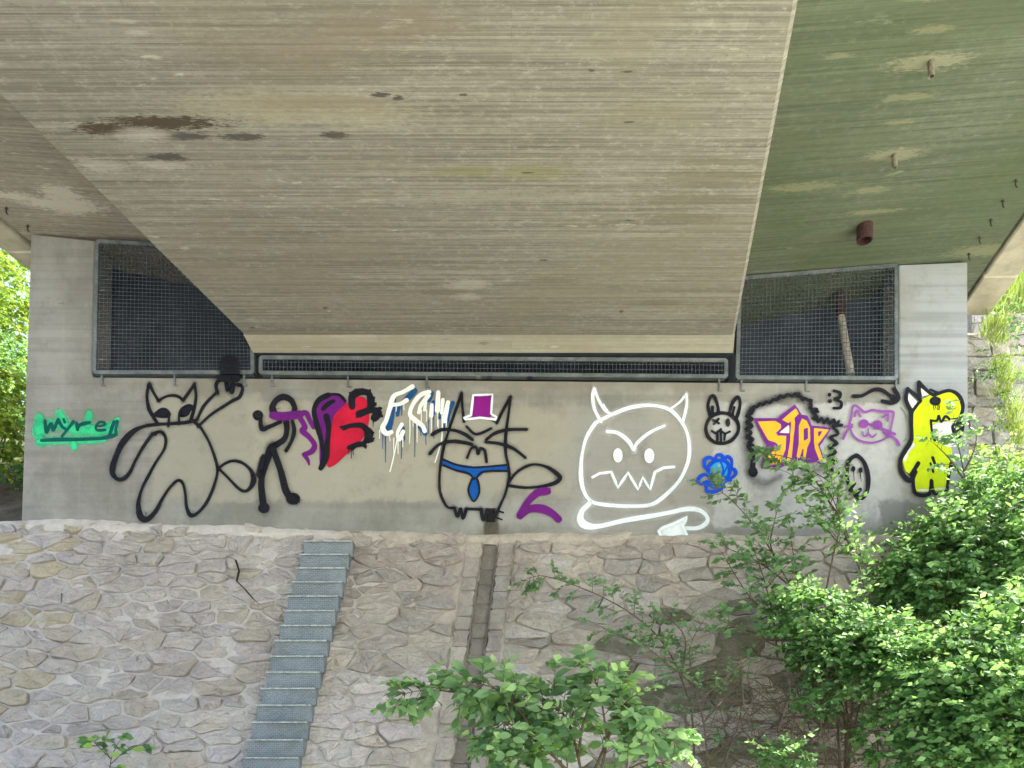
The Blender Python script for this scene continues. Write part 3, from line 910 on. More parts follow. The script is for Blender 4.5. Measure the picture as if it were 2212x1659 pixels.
def paint(name, col, var=0.12, opacity=1.0, edge=(0.12, 0.72)):
    g = NG('spray_' + name)
    n = g.noise((25,25,25), 4, 0.7); n2 = g.noise((3,3,3), 4, 0.6, loc=(2,2,2))
    c = g.mix(g.ramp(n2, 0.3, 0.7), tuple(x*(1-var) for x in col), tuple(min(1, x*(1+var)) for x in col))
    e = g.math('ADD', g.attr('cover'), g.math('MULTIPLY', g.math('SUBTRACT', n, 0.5), 0.55))
    cv = g.noise((6,6,6), 5, 0.7, loc=(7,3,1))
    a = g.math('MULTIPLY', g.math('MULTIPLY', g.ramp(e, *edge), g.ramp(cv, 0.25, 0.5, 0.80, 1.0)), opacity)
    tb = g.n('ShaderNodeBsdfTransparent'); mx = g.n('ShaderNodeMixShader')
    g.t.links.new(a, mx.inputs[0]); g.t.links.new(tb.outputs[0], mx.inputs[1]); g.t.links.new(g.bsdf.outputs[0], mx.inputs[2])
    g.t.links.new(mx.outputs[0], g.out.inputs[0])
    return g.done(c, 0.7, 0.12)
PM = {'black': paint('black', (0.010,0.011,0.017)), 'white': paint('white', (0.78,0.86,0.93), 0.05, 0.9), 'cream': paint('cream', (0.76,0.81,0.79), 0.05),
      'purple': paint('purple', (0.125,0.012,0.17)), 'magenta': paint('magenta', (0.20,0.01,0.19)), 'violet': paint('violet', (0.235,0.055,0.32), 0.15, 0.95), 'plum': paint('plum', (0.15,0.022,0.23), 0.15), 'red': paint('red', (0.46,0.012,0.04), 0.18),
      'blue': paint('blue', (0.006,0.075,0.33)), 'royal': paint('royal', (0.004,0.07,0.62)), 'sky': paint('sky', (0.035,0.33,0.74), 0.15), 'shade': paint('shade_blue', (0.012,0.075,0.22)),
      'mint': paint('mint', (0.035,0.60,0.27), 0.15, 0.9, (0.1, 1.25)), 'teal': paint('teal', (0.002,0.085,0.075)), 'orange': paint('orange', (0.80,0.40,0.035), 0.12), 'lime': paint('lime', (0.53,0.64,0.008), 0.12),
      'mist': paint('black_overspray', (0.02,0.02,0.025), 0.2, 0.34, (0.0, 1.3)), 'white_mist': paint('white_overspray', (0.75,0.80,0.85), 0.1, 0.36, (0.0, 1.3)), 'grey': paint('grey_mist', (0.04,0.04,0.045), 0.2, 0.5, (0.0, 1.4)), 'bone': paint('bone', (0.66,0.65,0.63), 0.06)}
PAINT_LAYER = [0]

def catmull(pts, closed=False, sub=6):
    n = len(pts)
    if n < 3 and not closed:
        out = []
        for i in range(sub+1):
            t = i/sub; out.append(tuple(a+(b-a)*t for a, b in zip(pts[0], pts[-1])))
        return out
    out = []
    rngN = n if closed else n-1
    for i in range(rngN):
        p0 = pts[(i-1) % n] if closed or i > 0 else pts[0]
        p1 = pts[i]; p2 = pts[(i+1) % n]
        p3 = pts[(i+2) % n] if closed or i+2 < n else pts[-1]
        for k in range(sub):
            t = k/sub
            out.append(tuple(0.5*((2*b) + (-a+c_)*t + (2*a-5*b+4*c_-d)*t*t + (-a+3*b-3*c_+d)*t*t*t) for a, b, c_, d in zip(p0, p1, p2, p3)))
    if not closed: out.append(tuple(pts[-1]))
    return out

class Art:
    """one drawing: collects strokes and fills per colour"""
    def __init__(s, name, label, first): s.name, s.label, s.first, s.lay, s.halo = name, label, first, {}, {}
    def bucket(s, colr):
        if colr not in s.lay: s.lay[colr] = ([], [], [])
        return s.lay[colr]
    def stroke(s, colr, tf, pts, w, soft=0.30, closed=False, sub=6, straight=False):
        if colr in s.halo and soft < .9 and w > 15:
            s.stroke(s.halo[colr], tf, [tuple(p) for p in pts], w*1.9, .97, closed, sub, straight)
        """pts: (x, y[, width factor]) in the zoomed view tf"""
        V, Fc, A = s.bucket(colr)
        pp = [(*tf(p[0], p[1]), (p[2] if len(p) > 2 else 1.0)) for p in pts]
        if straight:
            q = []
            for a, b in zip(pp[:-1], pp[1:]):
                for k in range(3): q.append(tuple(x+(y-x)*k/3 for x, y in zip(a, b)))
            q.append(pp[-1]); pp = q
        else: pp = catmull(pp, closed, sub)
        if closed: pp = pp + [pp[0]]
        hw = w*SC[id(tf)]/2/F*YW
        q = [(wx(a), wz(b), k) for a, b, k in pp]
        # round ends
        PAINT_LAYER[0] += 1
        base_y = YW - 0.0025 - 0.00009*PAINT_LAYER[0]
        n = len(q); b0 = len(V); ph = random.uniform(0, 6.28)
        outw, inw = 1 + soft*.9, 1 - soft*.9
        cols = (-outw, -inw, 0, inw, outw); cov = (0, 1, 1, 1, 0)
        def row(x, z, nx, nz, hwk, endk, yy):
            for cpos, ca in zip(cols, cov):
                V.append((x + nx*cpos*hwk, yy, z + nz*cpos*hwk)); A.append(ca*endk)
        rows = 0
        for i in range(n):
            a, b = q[max(0, i-1)], q[min(n-1, i+1)]
            dx, dz = b[0]-a[0], b[1]-a[1]; L = math.hypot(dx, dz) + 1e-9
            dx, dz = dx/L, dz/L
            h = hw*q[i][2]*(1 + .10*math.sin(i*.37 + ph) + .06*math.sin(i*.11 + 2*ph))
            yy = base_y - 0.00008*i/n
            if i == 0 and not closed:
                row(q[0][0]-dx*h*outw, q[0][1]-dz*h*outw, -dz, dx, h*.35, 0.0, yy); row(q[0][0]-dx*h*.6, q[0][1]-dz*h*.6, -dz, dx, h*.78, 1.0, yy); rows += 2
            row(q[i][0], q[i][1], -dz, dx, h, 1.0, yy); rows += 1
            if i == n-1 and not closed:
                row(q[i][0]+dx*h*.6, q[i][1]+dz*h*.6, -dz, dx, h*.78, 1.0, yy); row(q[i][0]+dx*h*outw, q[i][1]+dz*h*outw, -dz, dx, h*.35, 0.0, yy); rows += 2
        for r in range(rows-1):
            for c_ in range(4):
                a = b0 + r*5 + c_
                Fc.append((a, a+1, a+6, a+5))
        return s
    def fill(s, colr, tf, pts, smooth=True, edge=14, sub=4):
        V, Fc, A = s.bucket(colr)
        pp = [tf(*p) for p in pts]
        if smooth: pp = catmull(pp, True, sub)
        PAINT_LAYER[0] += 1
        yy = YW - 0.0025 - 0.00009*PAINT_LAYER[0]
        b0 = len(V)
        poly = [Vector((wx(a), wz(b), 0)) for a, b in pp]
        for p in poly: V.append((p.x, yy, p.y)); A.append(1.0)
        for t in tessellate_polygon([poly]): Fc.append(tuple(b0+i for i in t))
        if edge: s.stroke(colr, tf, list(pts) , edge, 0.5, closed=True, sub=sub) if smooth else s.stroke(colr, tf, list(pts)+[pts[0]], edge, 0.5, straight=True)
        return s
    def dot(s, colr, tf, x, y, rx, ry=None, n=10):
        ry = ry or rx
        return s.fill(colr, tf, [(x+rx*.9*math.cos(2*math.pi*k/n), y+ry*.9*math.sin(2*math.pi*k/n)) for k in range(n)], True, max(6, rx*.35), 3)
    def drip(s, colr, tf, x, y0, y1, w=6): return s.stroke(colr, tf, [(x, y0, 1.2), (x+random.uniform(-3,3), (y0+y1)/2, .9), (x+random.uniform(-3,3), y1, .8)], w, .4)
    def build(s):
        order = [s.first] + [k for k in s.lay if k != s.first]
        par = None
        for k in order:
            V, Fc, A = s.lay[k]
            o = mesh_obj(s.name if par is None else k.split(':')[-1] + ('' if ':' in k else '_paint'), V, Fc, PM[k.split(':')[0]], abut if par is None else par, attrs={'cover': A})
            if par is None: par = o; o['label'] = s.label
        return par

# --- green word
a = Art('graffiti_word', 'small dark green spray lettering over a mint green cloud', 'mint')
for pts, w in (([(315,520),(305,620),(330,700)],90), ([(330,600),(450,560),(600,600),(760,610),(900,600)],120), ([(480,480),(510,540)],95), ([(715,490),(705,560)],80), ([(320,700),(520,690),(700,690),(820,680)],75), ([(590,690),(595,735)],70), ([(880,570),(945,520)],40)):
    a.stroke('mint', Z2, pts, w, .75)
for pts, w in (([(362,532),(368,590),(376,628),(398,575),(415,560),(428,612),(452,560),(468,522)],26), ([(470,530),(500,580),(525,598)],26), ([(590,540),(545,600),(500,655)],26), ([(512,520),(520,545)],22),
               ([(615,552),(624,605)],28), ([(624,590),(655,560),(720,548)],28), ([(778,580),(838,568),(838,548),(798,545),(770,580),(785,608),(845,606)],20), ([(915,540),(900,590),(880,645)],26), ([(905,565),(945,535),(930,600),(935,645)],24), ([(335,690),(470,684),(620,682),(810,674),(915,652)],30)):
    a.stroke('teal', Z2, pts, w, .25)
a.build()

# --- large outline animal with raised paw
a = Art('graffiti_animal', 'large black outline drawing of an animal with pointed ears and raised paw', 'black')
a.halo = {'black': 'mist'}
b = lambda pts, w=22, soft=.3: a.stroke('black', Z2, pts, w, soft)
b([(1196,240),(1180,330),(1194,430),(1225,490),(1262,550)], 26); b([(1200,238),(1235,310),(1272,372)], 24); b([(1272,372),(1330,340),(1392,330),(1440,344),(1470,370)]); b([(1470,370),(1520,300),(1560,242)]); b([(1560,242),(1574,330),(1560,430),(1528,540)], 24)
a.fill('black', Z2, [(1242,480),(1290,438),(1335,440),(1362,472),(1355,500),(1310,506),(1268,500)]); b([(1358,480),(1356,530),(1352,575)], 18); b([(1238,485),(1228,500),(1240,520)], 16)
a.fill('black', Z2, [(1442,480),(1468,428),(1520,405),(1556,428),(1530,450),(1508,484),(1465,500)]); b([(1462,435),(1440,475),(1438,548)], 18)
b([(1180,572),(1240,565),(1300,560),(1450,552),(1530,540),(1582,525)], 24); b([(1582,525),(1640,410),(1740,305)]); b([(1592,580),(1700,480),(1880,365)])
b([(1748,312),(1735,252),(1760,208),(1800,200)], 26); b([(1880,365),(1922,344),(1946,285),(1936,252),(1905,244)], 26); b([(1820,195),(1822,240),(1826,285)], 34, .2); b([(1872,195),(1868,250),(1862,300)], 38, .2); b([(1775,185),(1900,190)], 60, .3)
b([(1180,572,1.0),(1085,610,1.6),(1000,690,2.0),(940,800,2.2),(908,900,2.2),(908,960,1.8),(945,1002,1.5),(992,998,1.4),(1042,950,1.2),(1090,850),(1160,730),(1230,640),(1290,625),(1330,670),(1320,760),(1250,870),(1190,980),(1140,1080),(1112,1200,1.4),(1130,1300,2.0),(1180,1325,2.0),(1250,1260,1.4),(1310,1150),(1372,1060,1.1),(1430,1012),(1470,1040),(1490,1130),(1500,1230),(1535,1293,1.4),(1600,1262),(1670,1170),(1720,1050),(1746,950),(1740,880),(1690,730),(1620,600),(1570,550)], 22)
b([(1755,915),(1820,870),(1890,855),(1960,880),(2020,940,1.4),(2036,1010,1.9),(2010,1070,1.6),(1970,1098,1.2),(1920,1080),(1840,1000),(1762,922)], 20, .45)
b([(1290,622),(1310,628)], 24); b([(1225,640),(1250,640)], 26)
a.build()

# --- stick figure with purple scarf
a = Art('graffiti_stick_figure', 'black stick figure striding with a purple scarf round its neck', 'black')
a.halo = {'black': 'mist'}
b = lambda pts, w, soft=.2: a.stroke('black', Z3, pts, w, soft)
b([(300,590),(283,540),(310,485),(367,457),(425,480),(455,540),(445,590)], 46); b([(190,615),(200,705),(255,690),(345,650)], 34); a.dot('black', Z3, 170, 600, 38)
b([(390,650),(395,720),(370,790),(275,850)], 46); b([(440,650),(453,720),(432,800),(390,875)], 30); b([(275,850),(222,1000),(196,1130),(215,1320)], 52); b([(290,870),(350,1040),(390,1190),(440,1250)], 48)
a.dot('black', Z3, 216, 1322, 42, 36); a.dot('black', Z3, 445, 1250, 50, 40); b([(210,930),(180,1060)], 40, .9)
p = lambda pts, w: a.stroke('purple', Z3, pts, w, .15)
p([(285,600),(370,608),(500,592)], 62); p([(490,590),(545,582),(575,640),(605,690)], 38); p([(498,618),(536,690),(518,722),(570,770),(612,830),(590,880),(530,905)], 42); p([(530,905),(560,950),(570,985,.5)], 30)
a.build()

# --- broken heart
a = Art('graffiti_heart', 'heart painted half purple half red with black thorny tangles', 'purple')
a.fill('purple', Z3, [(612,600),(628,505),(680,448),(745,432),(812,442),(855,492),(842,560),(775,590),(745,700),(722,850),(690,985),(662,990),(655,800),(632,690)])
a.fill('red', Z3, [(850,525),(900,485),(945,462),(1000,472),(1030,540),(1030,640),(1005,735),(945,825),(850,905),(775,975),(715,992),(738,850),(752,700),(775,600)])
b = lambda pts, w, soft=.2: a.stroke('black', Z3, pts, w, soft)
b([(720,442),(645,482),(608,560),(626,660),(660,780),(682,900),(668,1000)], 38); b([(705,610),(722,700),(712,820),(702,930),(660,1012)], 44); b([(680,548),(720,510),(760,490)], 32); b([(715,440),(800,440),(850,488)], 22)
b([(905,530),(905,455),(960,418),(1030,428),(1052,490)], 56); b([(1052,480),(1040,555),(960,590)], 50); b([(960,590),(1050,560),(1105,575),(1080,620)], 58); b([(1090,560),(1120,580),(1095,615)], 44)
b([(840,700),(900,680),(985,682),(1020,740),(1000,815),(940,830),(880,852)], 38); b([(1010,700),(1050,740),(1030,800)], 40)
for x0, y0, x1, y1 in ((900,440,885,425),(940,420,930,400),(985,410,985,395),(1030,420,1045,402),(1060,470,1078,462),(1110,550,1135,545),(1120,600,1140,610),(1050,740,1072,735),(1050,790,1075,780),(1000,835,1010,855),(920,850,900,868),(830,700,815,690),(1075,520,1090,505),(950,600,940,615),(1040,800,1068,800)):
    b([(x0,y0),((x0+x1)/2+3,(y0+y1)/2),(x1,y1,.6)], 26)
for x, y0, y1 in ((900,860,935),(880,850,900),(1070,640,690),(915,850,910)): a.drip('black', Z3, x, y0, y1, 7)
a.build()

# --- dripping white letters
a = Art('graffiti_dripping_letters', 'dripping cream white letters with dark blue shadows', 'shade')
s_ = lambda pts, w: a.stroke('shade', Z3, pts, w, .3)
s_([(1392,410),(1335,470),(1290,512)], 38); s_([(1225,480),(1205,640),(1185,705)], 44); s_([(1300,700),(1300,790)], 34); s_([(1522,430),(1500,480)], 36); s_([(1688,505),(1650,600),(1625,680)], 34); s_([(1420,680),(1475,745)], 30); s_([(1540,500),(1535,590)], 30); s_([(1270,540),(1260,600)], 26); s_([(1600,560),(1590,620)], 26)
for x, y0, y1 in ((1165,760,965),(1145,740,860),(1395,650,925),(1480,690,830),(1440,680,760),(1250,560,610),(1290,530,600),(1540,600,780),(1500,640,740),(1660,620,700),(1290,780,940)): a.drip('shade', Z3, x, y0, y1, 7)
w_ = lambda pts, w: a.stroke('cream', Z3, pts, w, .18)
w_([(1375,378),(1300,420),(1230,452),(1200,540),(1170,640),(1142,700),(1172,742),(1212,732)], 36); w_([(1220,520),(1280,512),(1330,484)], 30); w_([(1292,672),(1258,740),(1272,792),(1302,728)], 30)
w_([(1508,418),(1440,442),(1382,510),(1356,590),(1398,640),(1452,682),(1470,722)], 34); w_([(1500,445),(1440,525),(1425,580)], 32); w_([(1478,480),(1470,560)], 26); w_([(1526,520),(1520,605)], 32); w_([(1576,422),(1570,565)], 36); w_([(1612,480),(1602,585)], 26); w_([(1652,500),(1622,645)], 34)
for x, y0, y1 in ((1120,720,780),(1200,740,800),(1230,780,925),(1262,790,900),(1355,620,820),(1410,640,810),(1445,560,660),(1520,600,750),(1570,560,690),(1605,600,800),(1640,640,760),(1575,640,720),(1250,520,570),(1310,500,560),(1300,780,850),(1380,620,690),(1485,560,650)): a.drip('cream', Z3, x, y0, y1, 7)
a.stroke('cream', Z3, [(1255,790),(1230,920),(1200,1040)], 9, .3); a.stroke('cream', Z3, [(1610,640),(1600,800),(1550,970)], 8, .3)
a.build()

# --- cat with hat and tie
a = Art('graffiti_cat', 'black outline cat wearing a magenta top hat and a blue tie', 'black')
a.halo = {'black': 'mist'}
b = lambda pts, w=20, soft=.28: a.stroke('black', Z4, pts, w, soft)
a.fill('blue', Z4, [(222,940),(330,985),(470,1008),(600,1002),(742,988),(745,1035),(620,1034),(545,1042),(485,1095),(430,1055),(330,1028),(232,985)], False)
a.fill('blue', Z4, [(455,1100),(495,1100),(512,1200),(470,1270),(428,1190)], False)
b([(375,430),(330,560),(282,700),(242,830),(221,930),(205,1050),(205,1180),(235,1270),(270,1318),(322,1324)]); b([(375,430),(384,560),(395,650)]); b([(320,1325),(345,1390),(368,1325),(386,1405),(412,1330)], 22); b([(412,1330),(530,1335)], 22); b([(528,1335),(545,1415),(575,1345)], 24)
b([(650,662),(700,560),(756,462)], 22); b([(756,462),(740,600),(720,750),(720,900),(736,980),(746,1080),(720,1200),(682,1290),(640,1385)])
b([(395,650),(450,632),(520,626),(600,640),(650,662)], 9); b([(415,690),(490,750),(605,705)], 20); b([(150,750),(220,715),(320,720),(400,750),(460,792)], 25, .35); b([(130,900),(200,830),(300,805),(400,815),(456,830)], 25, .35); b([(570,790),(640,740),(740,715),(880,712)], 24, .4); b([(565,810),(680,825),(780,862),(872,932)], 22, .4)
b([(420,932),(450,862),(488,850),(505,906),(522,860),(556,880),(570,965)], 19)
b([(218,938),(330,985),(470,1008),(742,986)], 15); b([(232,990),(330,1030),(430,1056),(480,1096),(545,1042),(745,1036)], 15); b([(455,1100),(428,1190),(470,1272),(514,1200),(497,1100),(455,1100)], 15)
b([(745,1120),(800,1050),(880,1000),(960,985),(1050,1010,1.3),(1120,1060,1.7),(1142,1092,1.8),(1100,1130,1.5),(1000,1155),(870,1165),(750,1150)], 19, .4)
b([(670,1350),(700,1360)], 14); b([(650,1400),(690,1415)], 12)
a.fill('magenta', Z4, [(478,455),(607,452),(597,612),(458,612)], False)
a.stroke('white', Z4, [(398,622),(448,602),(466,446),(616,440),(606,592),(646,615),(640,636),(520,622),(405,636),(398,622)], 17, .2, straight=True)
a.build()
a = Art('graffiti_chevron', 'purple open chevron stroke beside the tail of the cat drawing', 'purple')
a.stroke('purple', Z4, [(1045,1192),(960,1210),(882,1290),(832,1385)], 54, .1); a.stroke('purple', Z4, [(848,1368),(915,1330),(1005,1332),(1080,1366),(1130,1412)], 58, .1)
a.build()

# --- white horned face
a = Art('graffiti_horned_face', 'big white round scowling face with horns and arrow tail', 'white')
a.halo = {'white': 'white_mist'}
t = lambda pts, w, soft=.3: a.stroke('white', Z4, pts, w, soft)
t([(1420,660),(1350,770),(1312,920),(1305,1080,1.2),(1330,1200,1.2),(1390,1275),(1500,1300),(1680,1310),(1843,1300),(1943,1240),(2063,1120),(2133,980),(2148,850),(2123,720),(2053,610),(1973,550),(1843,525),(1700,540),(1560,590),(1425,658)], 27)
t([(1460,650),(1412,560),(1396,460),(1408,396)], 24); t([(1408,396),(1440,480),(1490,560),(1548,600)], 20); t([(1480,520),(1530,600)], 14)
t([(1998,555),(2073,500),(2123,440)], 16); t([(2125,440),(2128,520),(2098,650)], 20)
t([(1510,730),(1590,740),(1670,800),(1716,872)], 28); t([(1716,872),(1745,815),(1843,735),(1953,685)], 24)
a.dot('white', Z4, 1592, 915, 34, 54); a.dot('white', Z4, 1836, 918, 36, 56)
a.stroke('white', Z4, [(1395,1085),(1450,1055),(1540,1045),(1592,1165),(1670,1050),(1750,1182),(1785,1085),(1843,1182),(1880,1045),(1945,1012),(2028,1005)], 21, .25, straight=True)
t([(1370,1290),(1312,1350,1.4),(1302,1420,1.8),(1350,1462,1.7),(1450,1465,1.2),(1650,1420),(1843,1388),(1993,1360),(2133,1332),(2233,1346),(2288,1400),(2272,1450),(2203,1482),(2103,1480)], 33)
a.fill('white', Z5, [(68,1505),(100,1478),(180,1450),(288,1396),(255,1462),(302,1585),(180,1580),(80,1535)], False, 22)
a.build()

# --- small drawings on the right
a = Art('graffiti_bunny', 'small black bunny face with one crossed eye and buck teeth', 'black')
b = lambda pts, w=27, soft=.25, cl=False: a.stroke('black', Z5, pts, w, soft, closed=cl)
b([(468,605),(450,530),(470,462),(500,460),(525,530),(532,590)]); b([(615,592),(640,510),(680,462),(700,500),(690,570),(668,632)]); b([(484,540),(486,600)], 26); b([(655,540),(640,600)], 20)
b([(530,588),(470,620),(435,690),(446,760),(500,812),(560,822),(630,800),(680,740),(686,680),(660,630),(600,590)], 27, .25, True)
b([(490,640),(535,666)], 18); b([(532,632),(495,672)], 18); a.dot('black', Z5, 605, 660, 17, 34); b([(480,725),(510,742),(545,722),(580,745),(620,730)], 18); b([(522,750),(524,798)], 18); b([(549,712),(550,800)], 20); b([(582,750),(576,796)], 18); b([(505,815),(580,822)], 26)
a.build()
a = Art('graffiti_flower', 'blue scribbled flower of looped petals below the bunny face', 'sky')
a.fill('sky', Z5, [(452,1050),(468,985),(530,955),(598,972),(618,1045),(585,1110),(500,1120)])
for pts in ([(455,1030),(425,1000),(425,950),(465,930),(500,955)], [(505,950),(520,915),(555,915),(568,950)], [(575,950),(600,925),(632,950),(632,1010),(618,1035)], [(622,1030),(655,1025),(665,1060),(635,1090),(600,1100)], [(450,1065),(405,1070),(370,1110),(395,1135),(440,1120)], [(435,1130),(440,1190),(480,1200),(540,1185),(570,1150)], [(452,1050),(468,985),(530,955),(598,972),(618,1045),(590,1110)], [(455,1055),(480,1120),(540,1140),(600,1110)], [(470,1080),(520,1110),(580,1085)], [(460,1140),(500,1165),(560,1140)], [(480,1060),(470,1150)], [(590,1100),(625,1110)]):
    a.stroke('royal', Z5, pts, 26, .3)
a.stroke('royal', Z5, [(545,962),(568,1030),(540,1100)], 12); a.stroke('royal', Z5, [(600,1000),(560,1080)], 12)
a.build()
a = Art('graffiti_star_word', 'orange and purple star-shaped lettering inside a jagged black cloud', 'grey')
a.halo = {'black': 'mist'}
for pts in ([(770,560),(740,700),(745,850),(780,1050)], [(780,1060),(880,1140),(1000,1080)], [(800,540),(960,490),(1140,440)], [(1180,470),(1270,600),(1400,660)], [(1200,1040),(1300,1030),(1400,1010)]): a.stroke('grey', Z5, pts, 70, .95)
def jag(pts, amp, n, w):
    q = catmull(pts, False, n); out = []
    for i, p in enumerate(q):
        A_ = q[max(0,i-1)]; B_ = q[min(len(q)-1,i+1)]; dx, dy = B_[0]-A_[0], B_[1]-A_[1]; L = math.hypot(dx,dy)+1e-6
        k = amp*(1 if i % 2 else -1); out.append((p[0]-dy/L*k, p[1]+dx/L*k))
    a.stroke('black', Z5, out, w, .3, sub=4)
jag([(1150,445),(1040,455),(930,500),(830,530),(770,590)], 8, 4, 24); jag([(770,590),(775,660),(765,740),(785,820),(775,860)], 20, 3, 26); a.stroke('black', Z5, [(790,860),(800,940),(795,1040)], 34, .4); a.dot('black', Z5, 800, 1045, 34, 38)
jag([(1150,440),(1185,475),(1250,490),(1245,545),(1285,570)], 5, 3, 22); jag([(1285,570),(1275,625),(1330,645),(1400,650),(1460,670)], 20, 3, 20); jag([(1460,670),(1435,740),(1425,820),(1415,890),(1415,960),(1390,1020)], 30, 2, 24)
a.dot('black', Z5, 1285, 562, 22, 16); a.dot('black', Z5, 1460, 1052, 14)
a.fill('plum', Z7, [(1090,265),(1330,265),(1342,240),(1485,130),(1545,230),(1600,240),(1650,340),(1840,355),(1722,530),(1780,710),(1700,680),(1620,690),(1540,700),(1430,690),(1330,745),(1160,745),(1168,680),(1218,520),(1195,485)], False, 24)
for nm, pl in (('letter_s', [(1120,290),(1290,285),(1342,318),(1345,350),(1292,398),(1312,432),(1396,432),(1388,560),(1338,702),(1182,722),(1192,645),(1240,622),(1288,560),(1290,490),(1222,470)]),
               ('letter_t', [(1366,268),(1495,160),(1520,208),(1478,250),(1484,300),(1448,662),(1408,685),(1440,500),(1452,280),(1420,300)]),
               ('letter_a', [(1560,262),(1600,282),(1632,350),(1636,480),(1606,545),(1588,655),(1570,655),(1578,560),(1558,556),(1530,650),(1506,640),(1530,500),(1530,330)]),
               ('letter_r', [(1680,358),(1822,370),(1712,515),(1768,692),(1742,690),(1690,560),(1680,500)])):
    a.fill('orange:' + nm, Z7, pl, False, 8)
a.fill('bone:gap', Z7, [(1340,395),(1425,325),(1425,400)], False, 8); a.fill('plum:letter_hole', Z7, [(1578,365),(1612,350),(1614,455),(1578,478)], False, 6); a.fill('plum:small_hole', Z7, [(1722,392),(1755,385),(1724,438)], False, 8)
a.stroke('plum:inner_line', Z7, [(1218,500),(1262,498),(1300,520),(1296,560)], 20, .25)
a.build()
a = Art('graffiti_emoticon', 'black colon and number three drawn above the star lettering', 'black')
a.dot('black', Z5, 1394, 445, 14); a.dot('black', Z5, 1396, 495, 15); a.stroke('black', Z5, [(1428,415),(1475,430),(1470,466),(1432,480),(1482,502),(1478,545),(1425,550)], 23, .25)
a.build()
a = Art('graffiti_arrow', 'wavy black arrow pointing right above the violet cat face', 'black')
a.stroke('black', Z6, [(1008,1130),(1070,1125),(1150,1085),(1210,1090),(1270,1130),(1312,1145)], 27, .2); a.stroke('black', Z6, [(1292,1078),(1322,1140),(1280,1175),(1210,1165)], 30, .2); a.fill('black', Z6, [(1270,1120),(1315,1135),(1270,1165)], False, 10)
a.build()
a = Art('graffiti_kitten', 'violet line drawing of a kitten face with sunglasses', 'violet')
t = lambda pts, w=15, cl=False: a.stroke('violet', Z6, pts, w, .25, closed=cl)
t([(990,1280),(1002,1212),(1026,1196),(1085,1240),(1140,1226),(1200,1236),(1284,1240),(1280,1300),(1265,1370),(1240,1420),(1150,1454),(1060,1444),(1002,1400),(982,1330)], 15, True)
t([(1015,1270),(1030,1230),(1056,1270)]); t([(1215,1275),(1250,1256),(1246,1302)]); a.dot('violet', Z6, 1080, 1323, 31, 28); a.dot('violet', Z6, 1175, 1332, 33, 29); t([(1080,1320),(1175,1335)], 16)
t([(1068,1378),(1084,1410),(1108,1396),(1110,1358)], 12); t([(1110,1390),(1138,1416),(1165,1396)], 12); t([(1000,1328),(945,1345)], 13); t([(998,1345),(965,1370),(935,1428)], 16); t([(1190,1350),(1295,1396)], 20); t([(1225,1385),(1300,1430),(1325,1470)], 20)
a.build()
a = Art('graffiti_ghost', 'black oval ghost face with dripping eyes', 'black')
b = lambda pts, w, cl=False: a.stroke('black', Z5, pts, w, .25, closed=cl)
b([(1590,922),(1543,965),(1527,1050),(1545,1150),(1590,1222),(1640,1252),(1684,1200),(1694,1090),(1668,985),(1625,930)], 32, True)
a.dot('black', Z5, 1578, 1022, 15, 22); a.dot('black', Z5, 1635, 1032, 14, 21); a.drip('black', Z5, 1581, 1030, 1115, 6); a.drip('black', Z5, 1637, 1040, 1120, 5); a.drip('black', Z5, 1628, 1040, 1100, 5); b([(1550,1190),(1588,1135)], 26); b([(1600,1228),(1632,1182)], 26)
a.build()
a = Art('graffiti_creature', 'lime yellow long-snouted creature with black outline and pointed ears', 'lime')
a.fill('lime', Z6, [(1405,1260),(1425,1225),(1485,1160),(1545,1128),(1605,1110),(1690,1096),(1750,1142),(1768,1220),(1740,1288),(1690,1298),(1640,1290),(1565,1320),(1550,1385),(1575,1440),(1690,1500),(1690,1590),(1658,1650),(1648,1785),(1575,1790),(1565,1705),(1548,1705),(1536,1795),(1452,1795),(1432,1690),(1375,1650),(1355,1580),(1392,1490),(1412,1440),(1412,1300)], False, 12)
a.fill('bone:ear_lining', Z6, [(1390,1110),(1385,1160),(1415,1215),(1450,1170)], False, 6); a.fill('bone:inner_ear', Z6, [(1480,1080),(1490,1130),(1545,1115)], False, 6)
a.stroke('bone:highlight', Z6, [(1425,1470),(1385,1520),(1365,1570)], 26, .6); a.stroke('bone:paw_tip', Z6, [(1465,1788),(1530,1788)], 16, .4); a.stroke('bone:toe', Z6, [(1585,1780),(1645,1776)], 14, .4); a.fill('bone:mouth', Z6, [(1560,1340),(1690,1310),(1720,1330),(1700,1480),(1600,1440)], True, 10)
b = lambda pts, w=25: a.stroke('black', Z6, pts, w, .2)
b([(1410,1240),(1412,1340),(1410,1440),(1370,1510),(1336,1580),(1342,1660),(1400,1722),(1442,1660)], 30); b([(1424,1690),(1440,1808),(1535,1815),(1552,1715),(1570,1806),(1652,1800),(1672,1690),(1692,1600)]); b([(1600,1112),(1680,1092),(1746,1130),(1772,1210),(1745,1286),(1690,1300)])
b([(1385,1078),(1376,1160),(1415,1242)], 26); b([(1415,1242),(1458,1185),(1472,1152),(1385,1078)], 22); b([(1472,1152),(1465,1085),(1465,1032)], 26); b([(1465,1032),(1500,1072),(1560,1120),(1600,1112)], 24)
a.dot('black', Z6, 1578, 1165, 38, 28); b([(1550,1300),(1590,1302),(1604,1266),(1620,1312),(1650,1272),(1682,1296)], 17); b([(1548,1300),(1555,1370),(1575,1440)], 18); b([(1575,1600),(1560,1560)], 18); b([(1545,1600),(1565,1660)], 16)
a.fill('black', Z6, [(1700,1330),(1765,1315),(1775,1360),(1740,1430),(1705,1390)], True, 12); b([(1545,1085),(1600,1110)], 18); b([(1460,1600),(1410,1680)], 30)
for x in (1568, 1582, 1596, 1605): a.drip('black', Z6, x, 1180, 1215 + random.uniform(0,30), 6)
a.build()
